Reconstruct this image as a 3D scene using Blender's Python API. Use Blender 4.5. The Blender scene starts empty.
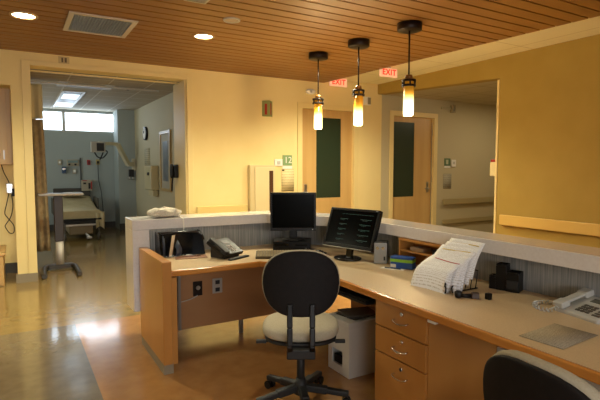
import bpy, bmesh, math, random
from mathutils import Vector, Matrix
random.seed(7)
SC = bpy.context.scene
COL = SC.collection
R = math.radians
PI = math.pi

# ------------------------------------------------------------------ materials
def lin(h):
    if isinstance(h, str):
        c = [int(h[i:i + 2], 16) / 255 for i in (0, 2, 4)]
    else:
        c = h
    return tuple(x / 12.92 if x <= 0.04045 else ((x + 0.055) / 1.055) ** 2.4 for x in c) + (1.0,)

MATS = {}
def mat(name, col, rough=0.5, metal=0.0, vary=None, scale=8.0, stretch=None, bump=0.0, coat=0.0,
        emit=None, estr=0.0, spec=0.5, detail=4.0):
    """plain principled material; vary = second colour mixed in by a noise texture"""
    if name in MATS:
        return MATS[name]
    m = bpy.data.materials.new(name); m.use_nodes = True
    nt = m.node_tree; b = nt.nodes['Principled BSDF']
    b.inputs['Base Color'].default_value = lin(col)
    b.inputs['Roughness'].default_value = rough
    b.inputs['Metallic'].default_value = metal
    b.inputs['Specular IOR Level'].default_value = spec
    b.inputs['Coat Weight'].default_value = coat
    b.inputs['Coat Roughness'].default_value = 0.08
    if emit:
        b.inputs['Emission Color'].default_value = lin(emit)
        b.inputs['Emission Strength'].default_value = estr
    if vary or bump:
        tc = nt.nodes.new('ShaderNodeTexCoord'); mp = nt.nodes.new('ShaderNodeMapping')
        if stretch: mp.inputs['Scale'].default_value = stretch
        nz = nt.nodes.new('ShaderNodeTexNoise'); nz.inputs['Scale'].default_value = scale
        nz.inputs['Detail'].default_value = detail
        nt.links.new(tc.outputs['Object'], mp.inputs['Vector']); nt.links.new(mp.outputs['Vector'], nz.inputs['Vector'])
        if vary:
            cr = nt.nodes.new('ShaderNodeValToRGB')
            cr.color_ramp.elements[0].position = 0.32; cr.color_ramp.elements[0].color = lin(col)
            cr.color_ramp.elements[1].position = 0.68; cr.color_ramp.elements[1].color = lin(vary)
            nt.links.new(nz.outputs['Fac'], cr.inputs['Fac']); nt.links.new(cr.outputs['Color'], b.inputs['Base Color'])
        if bump:
            bp = nt.nodes.new('ShaderNodeBump'); bp.inputs['Strength'].default_value = bump
            bp.inputs['Distance'].default_value = 0.01
            nt.links.new(nz.outputs['Fac'], bp.inputs['Height']); nt.links.new(bp.outputs['Normal'], b.inputs['Normal'])
    MATS[name] = m
    return m

def floor_mat():
    m = bpy.data.materials.new('sheet_vinyl'); m.use_nodes = True
    nt = m.node_tree; N = nt.nodes; L = nt.links; b = N['Principled BSDF']
    geo = N.new('ShaderNodeNewGeometry'); sep = N.new('ShaderNodeSeparateXYZ')
    L.new(geo.outputs['Position'], sep.inputs['Vector'])
    def gt(out, v, op='GREATER_THAN'):
        n = N.new('ShaderNodeMath'); n.operation = op; L.new(out, n.inputs[0]); n.inputs[1].default_value = v
        return n.outputs[0]
    far = gt(sep.outputs['Y'], 5.0)
    left = gt(sep.outputs['X'], 0.44, 'LESS_THAN')
    nz = N.new('ShaderNodeTexNoise'); nz.inputs['Scale'].default_value = 9; nz.inputs['Detail'].default_value = 6
    L.new(geo.outputs['Position'], nz.inputs['Vector'])
    def ramp(a, c):
        r = N.new('ShaderNodeValToRGB'); r.color_ramp.elements[0].position = .3; r.color_ramp.elements[1].position = .7
        r.color_ramp.elements[0].color = lin(a); r.color_ramp.elements[1].color = lin(c)
        L.new(nz.outputs['Fac'], r.inputs['Fac']); return r.outputs['Color']
    orange = ramp('9a6c3c', 'a97a47'); grey = ramp('685a44', '75664e'); tan = ramp('836a3a', '8f7542')
    m1 = N.new('ShaderNodeMix'); m1.data_type = 'RGBA'
    L.new(left, m1.inputs['Factor']); L.new(orange, m1.inputs['A']); L.new(grey, m1.inputs['B'])
    m2 = N.new('ShaderNodeMix'); m2.data_type = 'RGBA'
    L.new(far, m2.inputs['Factor']); L.new(m1.outputs['Result'], m2.inputs['A']); L.new(tan, m2.inputs['B'])
    L.new(m2.outputs['Result'], b.inputs['Base Color'])
    b.inputs['Roughness'].default_value = 0.2
    b.inputs['Specular IOR Level'].default_value = 0.5
    b.inputs['Coat Weight'].default_value = 0.42; b.inputs['Coat Roughness'].default_value = 0.05
    n2 = N.new('ShaderNodeTexNoise'); n2.inputs['Scale'].default_value = 34; n2.inputs['Detail'].default_value = 2
    L.new(geo.outputs['Position'], n2.inputs['Vector'])
    bp = N.new('ShaderNodeBump'); bp.inputs['Strength'].default_value = .12; bp.inputs['Distance'].default_value = .004
    L.new(n2.outputs['Fac'], bp.inputs['Height']); L.new(bp.outputs['Normal'], b.inputs['Normal']); L.new(bp.outputs['Normal'], b.inputs['Coat Normal'])
    return m

def tile_mat(name, col, line, sx, sy, ox=0, oy=0, w=0.022):
    """lay-in ceiling tiles: grid bars by a modulo of position"""
    m = bpy.data.materials.new(name); m.use_nodes = True
    nt = m.node_tree; N = nt.nodes; L = nt.links; b = N['Principled BSDF']
    geo = N.new('ShaderNodeNewGeometry'); sep = N.new('ShaderNodeSeparateXYZ'); L.new(geo.outputs['Position'], sep.inputs['Vector'])
    def bar(out, s, o):
        a = N.new('ShaderNodeMath'); a.operation = 'ADD'; L.new(out, a.inputs[0]); a.inputs[1].default_value = 100 * s - o
        d = N.new('ShaderNodeMath'); d.operation = 'MODULO'; L.new(a.outputs[0], d.inputs[0]); d.inputs[1].default_value = s
        g = N.new('ShaderNodeMath'); g.operation = 'LESS_THAN'; L.new(d.outputs[0], g.inputs[0]); g.inputs[1].default_value = w
        return g.outputs[0]
    mx = N.new('ShaderNodeMath'); mx.operation = 'MAXIMUM'
    L.new(bar(sep.outputs['X'], sx, ox), mx.inputs[0]); L.new(bar(sep.outputs['Y'], sy, oy), mx.inputs[1])
    mi = N.new('ShaderNodeMix'); mi.data_type = 'RGBA'; L.new(mx.outputs[0], mi.inputs['Factor'])
    mi.inputs['A'].default_value = lin(col); mi.inputs['B'].default_value = lin(line)
    L.new(mi.outputs['Result'], b.inputs['Base Color']); b.inputs['Roughness'].default_value = .9
    return m

def print_mat(name, paper, ink, period, duty=.35, axis='Y', rough=.8):
    """paper with rows of small print, broken up by noise"""
    m = bpy.data.materials.new(name); m.use_nodes = True
    nt = m.node_tree; N = nt.nodes; L = nt.links; b = N['Principled BSDF']
    tc = N.new('ShaderNodeTexCoord'); sep = N.new('ShaderNodeSeparateXYZ'); L.new(tc.outputs['UV'], sep.inputs['Vector'])
    d = N.new('ShaderNodeMath'); d.operation = 'MODULO'; L.new(sep.outputs[axis], d.inputs[0]); d.inputs[1].default_value = period
    g = N.new('ShaderNodeMath'); g.operation = 'LESS_THAN'; L.new(d.outputs[0], g.inputs[0]); g.inputs[1].default_value = period * duty
    nz = N.new('ShaderNodeTexNoise'); nz.inputs['Scale'].default_value = 40; L.new(tc.outputs['UV'], nz.inputs['Vector'])
    g2 = N.new('ShaderNodeMath'); g2.operation = 'GREATER_THAN'; L.new(nz.outputs['Fac'], g2.inputs[0]); g2.inputs[1].default_value = .47
    mu = N.new('ShaderNodeMath'); mu.operation = 'MULTIPLY'; L.new(g.outputs[0], mu.inputs[0]); L.new(g2.outputs[0], mu.inputs[1])
    mi = N.new('ShaderNodeMix'); mi.data_type = 'RGBA'; L.new(mu.outputs[0], mi.inputs['Factor'])
    mi.inputs['A'].default_value = lin(paper); mi.inputs['B'].default_value = lin(ink)
    L.new(mi.outputs['Result'], b.inputs['Base Color']); b.inputs['Roughness'].default_value = rough
    return m

def shade_mat():
    """amber-to-opal pendant glass, lit from inside"""
    m = bpy.data.materials.new('opal_amber_glass'); m.use_nodes = True
    nt = m.node_tree; N = nt.nodes; L = nt.links; b = N['Principled BSDF']
    tc = N.new('ShaderNodeTexCoord'); sep = N.new('ShaderNodeSeparateXYZ'); L.new(tc.outputs['Object'], sep.inputs['Vector'])
    mr = N.new('ShaderNodeMapRange'); mr.inputs['From Min'].default_value = 0; mr.inputs['From Max'].default_value = .33
    L.new(sep.outputs['Z'], mr.inputs['Value'])
    r = N.new('ShaderNodeValToRGB'); e = r.color_ramp.elements
    e[0].position = 0; e[0].color = lin('fff3c4'); e[1].position = 1; e[1].color = lin('b5761a')
    n = r.color_ramp.elements.new(.45); n.color = lin('ffe79a')
    n = r.color_ramp.elements.new(.68); n.color = lin('d8962c')
    L.new(mr.outputs['Result'], r.inputs['Fac'])
    L.new(r.outputs['Color'], b.inputs['Base Color']); L.new(r.outputs['Color'], b.inputs['Emission Color'])
    s = N.new('ShaderNodeValToRGB'); e = s.color_ramp.elements
    e[0].color = (1, 1, 1, 1); e[0].position = .2; e[1].color = (.08, .08, .08, 1); e[1].position = .8
    L.new(mr.outputs['Result'], s.inputs['Fac'])
    mu = N.new('ShaderNodeMath'); mu.operation = 'MULTIPLY'; mu.inputs[1].default_value = 1.6
    L.new(s.outputs['Color'], mu.inputs[0]); L.new(mu.outputs[0], b.inputs['Emission Strength'])
    b.inputs['Roughness'].default_value = .25
    return m

def pane_mat():
    m = bpy.data.materials.new('window_glass'); m.use_nodes = True
    nt = m.node_tree; N = nt.nodes; L = nt.links; out = N['Material Output']; N.remove(N['Principled BSDF'])
    t = N.new('ShaderNodeBsdfTransparent'); t.inputs['Color'].default_value = (.93, .97, 1, 1)
    g = N.new('ShaderNodeBsdfGlossy'); g.inputs['Roughness'].default_value = .02
    mx = N.new('ShaderNodeMixShader'); mx.inputs[0].default_value = .06
    L.new(t.outputs[0], mx.inputs[1]); L.new(g.outputs[0], mx.inputs[2]); L.new(mx.outputs[0], out.inputs[0])
    return m

M_floor = floor_mat()
M_cream = mat('cream_wall_paint', 'e9d294', .75, vary='e6ce8e', scale=3)
M_casing = mat('cream_trim_paint', 'e4cc8c', .5)
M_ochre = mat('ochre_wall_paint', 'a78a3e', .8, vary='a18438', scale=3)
M_hall = mat('corridor_wall_paint', 'bdb08c', .8)
M_roomw = mat('patient_room_wall_paint', '9aa19b', .8)
M_roomr = mat('patient_room_side_paint', 'b7ab88', .75)
M_wood = mat('maple_veneer', 'b27838', .32, vary='bd8442', scale=3, stretch=(1.2, 1.2, .25), coat=.15, detail=6)
M_woodp = mat('maple_panel_flat', '9f7045', .4, vary='aa7b4f', scale=3, stretch=(.35, 1, 1.4), detail=6)
M_nose = mat('maple_edge', 'bd7a34', .25, vary='c8863d', scale=6, stretch=(1, 1, 4), coat=.3)
M_plank = mat('ceiling_plank_wood', '8d612b', .45, vary='9b6d33', scale=2.4, stretch=(.25, 3, 1), detail=6)
M_plankb = mat('ceiling_plank_backing', '1c120a', .95)
M_door = mat('door_veneer', 'c29a5c', .38, vary='cca668', scale=3, stretch=(3, 1, .22), detail=6)
M_lam = mat('beige_speckled_laminate', 'cdb28a', .33, vary='c3a77e', scale=160, detail=2)
M_white = mat('white_solid_surface', 'dcd5d0', .2, vary='d6cec8', scale=60, coat=.6)
M_fab = mat('grey_woven_fabric', '7c7f7f', .95, vary='a09f9a', scale=7, stretch=(16, 16, .55), bump=.2, detail=3)
M_black = mat('black_plastic', '0d0c0c', .4, spec=.3)
M_blackm = mat('black_matte_plastic', '1a1918', .6)
M_blackg = mat('black_gloss_plastic', '0d0d0d', .12)
M_screen = mat('dark_screen', '040505', .2, spec=.07)
M_chairb = mat('chair_shell_black', '120e0d', .7, vary='181312', scale=40, spec=.25)
M_cush = mat('grey_beige_upholstery', 'a99f88', .95, vary='b3a993', scale=120, bump=.15)
M_chrome = mat('chrome', 'd8d8d8', .15, metal=1)
M_steel = mat('brushed_steel', 'b9b4aa', .35, metal=1)
M_bronze = mat('dark_bronze', '2a1f18', .4, metal=.6)
M_silver = mat('silver_plastic', '9a9c9c', .35, metal=.3)
M_paper = mat('white_paper', 'e6e1d6', .85)
M_print = print_mat('printed_form', 'ecebeb', 'c9c2ba', .03)
M_listp = print_mat('printed_list', 'a5967c', '7d6f58', .06, .5)
M_notice = print_mat('pale_notice', 'dccb98', 'b9a676', .12, .4)
M_greyp = mat('pale_grey_plastic', 'b9b5a8', .4)
M_cphone = mat('pale_grey_phone_plastic', 'b8b6ae', .35)
M_base = mat('grey_rubber_base', '8a7d66', .6)
M_cove = mat('dark_rubber_base', '3c3a36', .55)
M_tray = mat('black_tray_plastic', '0f0f10', .2)
M_navy = mat('navy_folder', '2b3040', .6)
M_red = mat('red_plastic', 'a02018', .4)
M_green = mat('green_sign', '7d9a66', .6)
M_blue = mat('blue_carton', '1f4f9e', .5)
M_lime = mat('lime_carton', '8cc63c', .5)
M_tileL = tile_mat('lobby_ceiling_tile', 'f0e7bd', 'cbbd8c', .61, 1.22, .12, .35, .012)
M_tileR = tile_mat('patient_room_tile', 'a89c86', 'c9c2b0', .61, .61, .13, .2, .02)
M_tileC = tile_mat('corridor_tile', 'b9ad8c', '7a6c4c', .61, .61, .1, .1, .012)
M_shade = shade_mat()
M_pane = pane_mat()
M_lampw = mat('lit_lamp_lens', 'fff0d0', .4, emit='ffedc8', estr=9)
M_trof = mat('lit_troffer_lens', 'e8f6ff', .4, emit='dff3ff', estr=.35)
M_dark = mat('dark_cavity', '0b0a09', .9)

# ------------------------------------------------------------------ mesh helpers
class MB:
    def __init__(s): s.bm = bmesh.new()
    def _x(s, vs, mtx):
        if mtx is not None: bmesh.ops.transform(s.bm, matrix=mtx, verts=vs)
    def box(s, x0, x1, y0, y1, z0, z1, mtx=None):
        vs = [s.bm.verts.new(p) for p in ((x0, y0, z0), (x1, y0, z0), (x1, y1, z0), (x0, y1, z0), (x0, y0, z1), (x1, y0, z1), (x1, y1, z1), (x0, y1, z1))]
        for f in ((3, 2, 1, 0), (4, 5, 6, 7), (0, 1, 5, 4), (1, 2, 6, 5), (2, 3, 7, 6), (3, 0, 4, 7)):
            s.bm.faces.new([vs[i] for i in f])
        s._x(vs, mtx); return s
    def prism(s, poly, z0, z1, mtx=None):
        """poly counter-clockwise in x, y; z0/z1 numbers or per-vertex lists"""
        n = len(poly); a0 = z0 if isinstance(z0, (list, tuple)) else [z0] * n; a1 = z1 if isinstance(z1, (list, tuple)) else [z1] * n
        lo = [s.bm.verts.new((p[0], p[1], a0[i])) for i, p in enumerate(poly)]
        hi = [s.bm.verts.new((p[0], p[1], a1[i])) for i, p in enumerate(poly)]
        s.bm.faces.new(lo[::-1]); s.bm.faces.new(hi)
        for i in range(n):
            j = (i + 1) % n; s.bm.faces.new((lo[i], lo[j], hi[j], hi[i]))
        s._x(lo + hi, mtx); return s
    def bar(s, p0, p1, w, h, up=(0, 0, 1)):
        """box beam from p0 to p1, w wide (sideways), h tall"""
        p0 = Vector(p0); p1 = Vector(p1); d = (p1 - p0); L = d.length; d.normalize()
        u = Vector(up)
        if abs(d.dot(u)) > .99: u = Vector((0, 1, 0))
        sx = d.cross(u).normalized(); u = sx.cross(d)
        m = Matrix((sx, d, u)).transposed().to_4x4(); m.translation = p0
        return s.box(-w / 2, w / 2, 0, L, -h / 2, h / 2, m)
    def cyl(s, p0, p1, r0, r1=None, n=20, caps=True):
        r1 = r0 if r1 is None else r1
        p0 = Vector(p0); p1 = Vector(p1); d = p1 - p0
        q = d.to_track_quat('Z', 'Y'); a = []; b = []
        for i in range(n):
            t = 2 * PI * i / n; v = Vector((math.cos(t), math.sin(t), 0))
            a.append(s.bm.verts.new(p0 + q @ (v * r0))); b.append(s.bm.verts.new(p1 + q @ (v * r1)))
        for i in range(n):
            j = (i + 1) % n; f = s.bm.faces.new((a[i], a[j], b[j], b[i])); f.smooth = True
        if caps: s.bm.faces.new(a[::-1]); s.bm.faces.new(b)
        return s
    def lathe(s, prof, n=28, c=(0, 0, 0), closed=False):
        rings = []
        for r, z in prof:
            if r < 1e-6: rings.append([s.bm.verts.new((c[0], c[1], c[2] + z))])
            else: rings.append([s.bm.verts.new((c[0] + r * math.cos(2 * PI * i / n), c[1] + r * math.sin(2 * PI * i / n), c[2] + z)) for i in range(n)])
        for a, b in zip(rings, rings[1:]):
            for i in range(n):
                j = (i + 1) % n
                q = [a[i % len(a)], a[j % len(a)], b[j % len(b)], b[i % len(b)]]
                q = list(dict.fromkeys(q))
                if len(q) > 2: f = s.bm.faces.new(q); f.smooth = True
        return s
    def tube(s, pts, r, n=8):
        pts = [Vector(p) for p in pts]; rings = []; prev = None
        for i, p in enumerate(pts):
            d = (pts[min(i + 1, len(pts) - 1)] - pts[max(i - 1, 0)]).normalized()
            if prev is None:
                u = d.orthogonal().normalized()
            else:
                u = prev - d * prev.dot(d)
                u = u.normalized() if u.length > 1e-5 else d.orthogonal().normalized()
            prev = u; v = d.cross(u)
            rings.append([s.bm.verts.new(p + (u * math.cos(2 * PI * k / n) + v * math.sin(2 * PI * k / n)) * r) for k in range(n)])
        for a, b in zip(rings, rings[1:]):
            for k in range(n):
                f = s.bm.faces.new((a[k], a[(k + 1) % n], b[(k + 1) % n], b[k])); f.smooth = True
        s.bm.faces.new(rings[0][::-1]); s.bm.faces.new(rings[-1]); return s
    def pad(s, a, b, t, e1=2.4, e2=4.0, nu=40, nv=16, mtx=None, bend=0.0, fn=None):
        """superellipse cushion: half sizes a (x), b (z), half thickness t (y)"""
        def sp(v, e): return math.copysign(abs(v) ** (2 / e), v)
        vs = []; rings = []
        for j in range(nv + 1):
            ph = -PI / 2 + PI * j / nv
            if j in (0, nv):
                ring = [s.bm.verts.new((0, t * sp(math.sin(ph), e2), 0))]
            else:
                k = abs(math.cos(ph)) ** (2 / e2)
                ring = [s.bm.verts.new((a * k * sp(math.cos(2 * PI * i / nu), e1), t * sp(math.sin(ph), e2), b * k * sp(math.sin(2 * PI * i / nu), e1))) for i in range(nu)]
            rings.append(ring); vs += ring
        for v in vs:
            if bend: v.co.y -= bend * (v.co.x / a) ** 2
            if fn: v.co = fn(v.co)
        for p, q in zip(rings, rings[1:]):
            for i in range(nu):
                j = (i + 1) % nu
                f = list(dict.fromkeys([p[i % len(p)], q[i % len(q)], q[j % len(q)], p[j % len(p)]]))
                if len(f) > 2: g = s.bm.faces.new(f); g.smooth = True
        s._x(vs, mtx); return s
    def sheet(s, grid, th=.0006):
        """curved sheet: grid[i][j] of points, given a small thickness, with uv"""
        ni = len(grid); nj = len(grid[0]); g = [[Vector(p) for p in row] for row in grid]
        uv = s.bm.loops.layers.uv.verify()
        T = []; B = []
        for i in range(ni):
            tr = []; br = []
            for j in range(nj):
                du = g[min(i + 1, ni - 1)][j] - g[max(i - 1, 0)][j]; dv = g[i][min(j + 1, nj - 1)] - g[i][max(j - 1, 0)]
                n = du.cross(dv).normalized() * th / 2
                tr.append(s.bm.verts.new(g[i][j] + n)); br.append(s.bm.verts.new(g[i][j] - n))
            T.append(tr); B.append(br)
        for i in range(ni - 1):
            for j in range(nj - 1):
                for S_, rev in ((T, 0), (B, 1)):
                    ij = [(i, j), (i + 1, j), (i + 1, j + 1), (i, j + 1)]
                    if rev: ij = ij[::-1]
                    f = s.bm.faces.new([S_[a][b] for a, b in ij]); f.smooth = True
                    for l, (a, b) in zip(f.loops, ij): l[uv].uv = (a / (ni - 1), b / (nj - 1))
        def rim(seq):
            for (a, b), (c, d) in zip(seq, seq[1:]):
                s.bm.faces.new((T[a][b], B[a][b], B[c][d], T[c][d]))
        rim([(i, 0) for i in range(ni)]); rim([(i, nj - 1) for i in range(ni)][::-1])
        rim([(0, j) for j in range(nj)][::-1]); rim([(ni - 1, j) for j in range(nj)])
        return s
    def build(s, name, m, parent=None, bevel=0.0, seg=2, world=False, mods=None):
        bmesh.ops.recalc_face_normals(s.bm, faces=s.bm.faces[:])
        me = bpy.data.meshes.new(name); s.bm.to_mesh(me); s.bm.free()
        o = bpy.data.objects.new(name, me); COL.objects.link(o)
        me.materials.append(m)
        if parent is not None:
            o.parent = parent
            if world:
                mw = world_matrix(parent).inverted(); me.transform(mw)
        if bevel:
            b = o.modifiers.new('bevel', 'BEVEL'); b.width = bevel; b.segments = seg; b.limit_method = 'ANGLE'; b.angle_limit = R(40)
        return o

def world_matrix(o):
    m = Matrix.Translation(o.location) @ o.rotation_euler.to_matrix().to_4x4()
    return world_matrix(o.parent) @ m if o.parent else m

def tag(o, label, cat, group=None):
    o['label'] = label; o['category'] = cat
    if group: o['group'] = group
    return o
def thing(name, label, cat, loc=(0, 0, 0), rz=0.0, group=None):
    o = bpy.data.objects.new(name, None); COL.objects.link(o)
    o.location = loc; o.rotation_euler = (0, 0, rz); o.empty_display_size = .1
    return tag(o, label, cat, group)
def struct(name, mb, m, bevel=0.0):
    o = mb.build(name, m, None, bevel); o['kind'] = 'structure'; return o
def single(name, label, cat, mb, m, bevel=0.0, group=None, seg=2):
    """a thing that is one mesh, modelled in world coordinates; origin moved to its base"""
    bm = mb.bm; xs = [v.co.x for v in bm.verts]; ys = [v.co.y for v in bm.verts]; zs = [v.co.z for v in bm.verts]
    c = Vector(((min(xs) + max(xs)) / 2, (min(ys) + max(ys)) / 2, min(zs)))
    bmesh.ops.translate(bm, vec=-c, verts=bm.verts[:])
    o = mb.build(name, m, None, bevel, seg); o.location = c
    return tag(o, label, cat, group)
def copy_tree(o, parent=None):
    c = o.copy(); COL.objects.link(c)
    if parent: c.parent = parent
    for ch in [x for x in bpy.data.objects if x.parent == o]: copy_tree(ch, c)
    return c
def text_part(name, txt, size, m, parent, loc, rot, ext=.002, bold=0.0):
    cu = bpy.data.curves.new(name, 'FONT'); cu.body = txt; cu.size = size; cu.extrude = ext; cu.align_x = 'CENTER'; cu.align_y = 'CENTER'; cu.offset = bold; cu.space_character = 1.0 + bold * 40
    t = bpy.data.objects.new(name, cu); COL.objects.link(t)
    dg = bpy.context.evaluated_depsgraph_get(); dg.update()
    me = bpy.data.meshes.new_from_object(t.evaluated_get(dg))
    bpy.data.objects.remove(t)
    o = bpy.data.objects.new(name, me); COL.objects.link(o); me.materials.clear(); me.materials.append(m)
    o.parent = parent; o.location = loc; o.rotation_euler = rot
    return o

# ------------------------------------------------------------------ the setting
Yb = 7.18          # face of the yellow back wall
ZC = 2.965         # underside of the wood ceiling
XR = 5.9           # face of the ochre right wall
XL, YF = -4.5, -4.0

struct('floor', MB().box(XL, 12.2, YF, 13.0, -.1, 0), M_floor)
# wood plank ceiling (real planks with open joints under a dark backing)
pl = MB()
y = YF + .02; k = 0
while y < Yb - .03:
    xe = 4.70 + (Yb - y) * .055
    y1 = min(y + .144, Yb - .002)
    pl.prism([(XL + .01, y), (xe, y), (xe - .0085, y1), (XL + .01, y1)], ZC, ZC + .035)
    y += .165; k += 1
struct('ceiling', pl, M_plank)
bk = MB(); bk.prism([(XL, YF), (4.70 + (Yb - YF) * .055 - .01, YF), (4.69, Yb), (XL, Yb)], ZC + .06, ZC + .15)
struct('ceiling_backing', bk, M_plankb)
fa = MB()
fa.prism([(4.70 + (Yb - YF) * .055, YF), (4.70 + (Yb - YF) * .055 + .22, YF), (4.92, Yb), (4.70, Yb)], ZC + .062, ZC + .13)
struct('trim_1', fa, M_casing)
struct('ceiling_tile_border', MB().prism([(4.9 + (Yb - YF) * .055, YF), (6.2, YF), (6.2, Yb), (4.9, Yb)], 3.04, 3.13), M_tileL)

# back wall: from the alcove past the room opening, to the corridor's far end
w = MB()
w.box(XL, -.02, Yb, Yb + .25, 2.53, 3.2)                 # over the alcove
w.box(-.02, .2, Yb, Yb + .25, 0, 3.2)
w.box(.2, 2.25, Yb, Yb + .25, 2.80, 3.2)
w.box(2.25, 4.21, Yb, Yb + .25, 0, 3.2)
w.box(4.21, 5.40, Yb, Yb + .25, 2.55, 3.2)
w.box(5.40, 6.0, Yb, Yb + .25, 0, 3.2)
struct('wall_back', w, M_cream)
w = MB()
w.box(6.0, 6.25, Yb, Yb + .25, 0, 3.2); w.box(6.25, 7.42, Yb, Yb + .25, 2.53, 3.2); w.box(7.42, 12.2, Yb, Yb + .25, 0, 3.2)
struct('wall_corridor', w, M_hall)
w = MB(); w.box(-3.0, -2.85, Yb, 8.1, 0, 2.53); w.box(-3.0, .2, 7.95, 8.1, 0, 2.6); w.box(XL, -2.85, Yb, Yb + .2, 0, 2.53); w.box(-3, -.02, Yb + .25, 8.1, 2.53, 2.6)
struct('wall_alcove', w, M_casing)
# ochre right wall with the corridor opening
yo = 4.52
w = MB()
w.box(XR, XR + .18, YF, yo, 0, 3.2)
w.prism([(XR, yo), (XR + .18, yo), (XR + .18, Yb), (XR, Yb)], [2.744, 2.744, 2.86, 2.86], 3.2)
struct('wall_right', w, M_ochre)
struct('trim_2', MB().box(XR - .012, XR + .06, yo, yo + .03, 0, 2.72), M_casing)
struct('wall_corridor_near', MB().box(XR + .18, 12.2, 4.3, 4.45, 0, 3.0), M_hall)
struct('wall_corridor_end', MB().box(12.0, 12.2, 4.45, Yb, 0, 3.0), M_hall)
struct('ceiling_corridor', MB().box(XR + .18, 12.2, 4.45, Yb, 2.86, 2.95), M_tileC)
struct('wall_left', MB().box(XL - .15, XL, YF, Yb + .2, 0, 3.2), M_cream)
struct('wall_front', MB().box(XL - .15, XR + .3, YF - .15, YF, 0, 3.2), M_cream)

# casings round the room opening and the doors
c = MB()
c.box(.105, .205, Yb - .014, Yb, 0, 2.86); c.box(2.245, 2.33, Yb - .014, Yb, 0, 2.86)
c.box(.205, 2.245, Yb - .014, Yb, 2.80, 2.86)
struct('trim_3', c, M_casing, .004)
c = MB(); c.box(.2, 2.25, 7.5, 7.56, 2.782, 2.80); c.box(2.22, 2.25, Yb + .02, 7.8, 0, 2.8)
struct('trim_4', c, M_casing, .004)
c = MB(); c.box(-.04, .21, Yb - .016, Yb + .1, 0, .115); struct('baseboard_back', c, M_base)
c = MB(); c.box(-2.8, -.02, 7.9, 7.95, 0, .14); struct('baseboard_alcove', c, M_cove)

# doors
def door(n, x0, x1, zt, wx0, wx1, wz0, wz1, m, casing, handle_x):
    d = bpy.data.objects.new('door_%d' % n, None); COL.objects.link(d); d.location = (x0, Yb, 0); d['kind'] = 'structure'
    a, b = x0 + .045, x1 - .045
    lf = MB(); lf.box(a, wx0, Yb + .06, Yb + .105, .01, zt - .045); lf.box(wx1, b, Yb + .06, Yb + .105, .01, zt - .045)
    lf.box(wx0, wx1, Yb + .06, Yb + .105, .01, wz0); lf.box(wx0, wx1, Yb + .06, Yb + .105, wz1, zt - .045)
    lf.build('door_leaf', m, d, world=True)
    MB().box(wx0, wx1, Yb + .07, Yb + .095, wz0, wz1).build('vision_panel', mat('dark_green_blind', '2a3626', .25), d, world=True)
    f = MB()
    for (p, q) in ((x0 - .05, x0 + .045), (x1 - .045, x1 + .05)):
        f.box(p, q, Yb - .015, Yb + .12, 0, zt - .045)
    f.box(x0 - .05, x1 + .05, Yb - .015, Yb + .12, zt - .045, zt + .05)
    f.build('door_frame', casing, d, .004, world=True)
    h = MB(); h.box(handle_x - .03, handle_x + .03, Yb + .052, Yb + .06, .98, 1.2); h.cyl((handle_x, Yb + .06, 1.06), (handle_x, Yb + .0, 1.06), .012)
    h.bar((handle_x + .01, Yb + .005, 1.06), (handle_x - .11, Yb + .005, 1.06), .018, .022)
    h.build('door_handle', M_steel, d, .003, world=True)
    return d
door(1, 4.21, 5.40, 2.55, 4.58, 5.11, .95, 2.37, M_door, M_casing, 4.36)
door(2, 6.25, 7.42, 2.53, 6.36, 6.90, .91, 2.38, M_door, M_casing, 7.27)
hs = MB()
for z in (.3, 1.25, 2.2): hs.cyl((7.385, Yb + .04, z - .06), (7.385, Yb + .04, z + .06), .012)
hs.box(7.365, 7.38, Yb + .045, Yb + .06, .3, 2.4)
hs = hs.build('hinge_strip', M_steel, bpy.data.objects['door_2'], world=True)

# patient room beyond the opening
YW = 12.7
w = MB()
w.box(-1.6, 2.7, YW, YW + .25, 0, 2.33); w.box(-1.6, .35, YW, YW + .25, 2.33, 3.0); w.box(2.19, 2.7, YW, YW + .25, 2.33, 3.0)
w.box(.35, 2.19, YW, YW + .25, 2.82, 3.0); w.box(2.11, 2.56, 12.1, YW, 0, 2.87)
struct('wall_room_back', w, M_roomw)
w = MB(); w.box(2.5, 2.65, 7.8, YW, 0, 2.95); w.box(2.25, 2.65, Yb + .25, 7.8, 0, 2.95)
struct('wall_room_right', w, M_roomr)
struct('wall_room_left', MB().box(-1.75, -1.6, Yb + .25, YW, 0, 2.95), M_roomw)
struct('wall_room_front', MB().box(-1.75, -.0, 8.1, 8.2, 0, 2.95), M_roomw)
struct('ceiling_room', MB().box(-1.75, 2.65, Yb + .25, YW + .2, 2.85, 2.98), M_tileR)
c = MB(); c.box(-1.6, 2.11, YW - .012, YW, 0, .15); c.box(2.10, 2.5, 12.088, 12.1, 0, .15); c.box(2.488, 2.5, 7.8, 12.1, 0, .15)
struct('baseboard_room', c, M_cove)
wn = bpy.data.objects.new('window_1', None); COL.objects.link(wn); wn.location = (1.27, YW + .08, 2.33); wn['kind'] = 'structure'
f = MB(); f.box(.35, 2.19, YW + .05, YW + .12, 2.33, 2.37); f.box(.35, 2.19, YW + .05, YW + .12, 2.79, 2.82)
for a, b in ((.35, .39), (.985, 1.055), (2.15, 2.19)): f.box(a, b, YW + .05, YW + .12, 2.37, 2.79)
f.build('window_frame', M_greyp, wn, world=True)
for a, b in ((.39, .985), (1.055, 2.15)):
    MB().box(a, b, YW + .08, YW + .086, 2.37, 2.79).build('pane', M_pane, wn, world=True)

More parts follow.
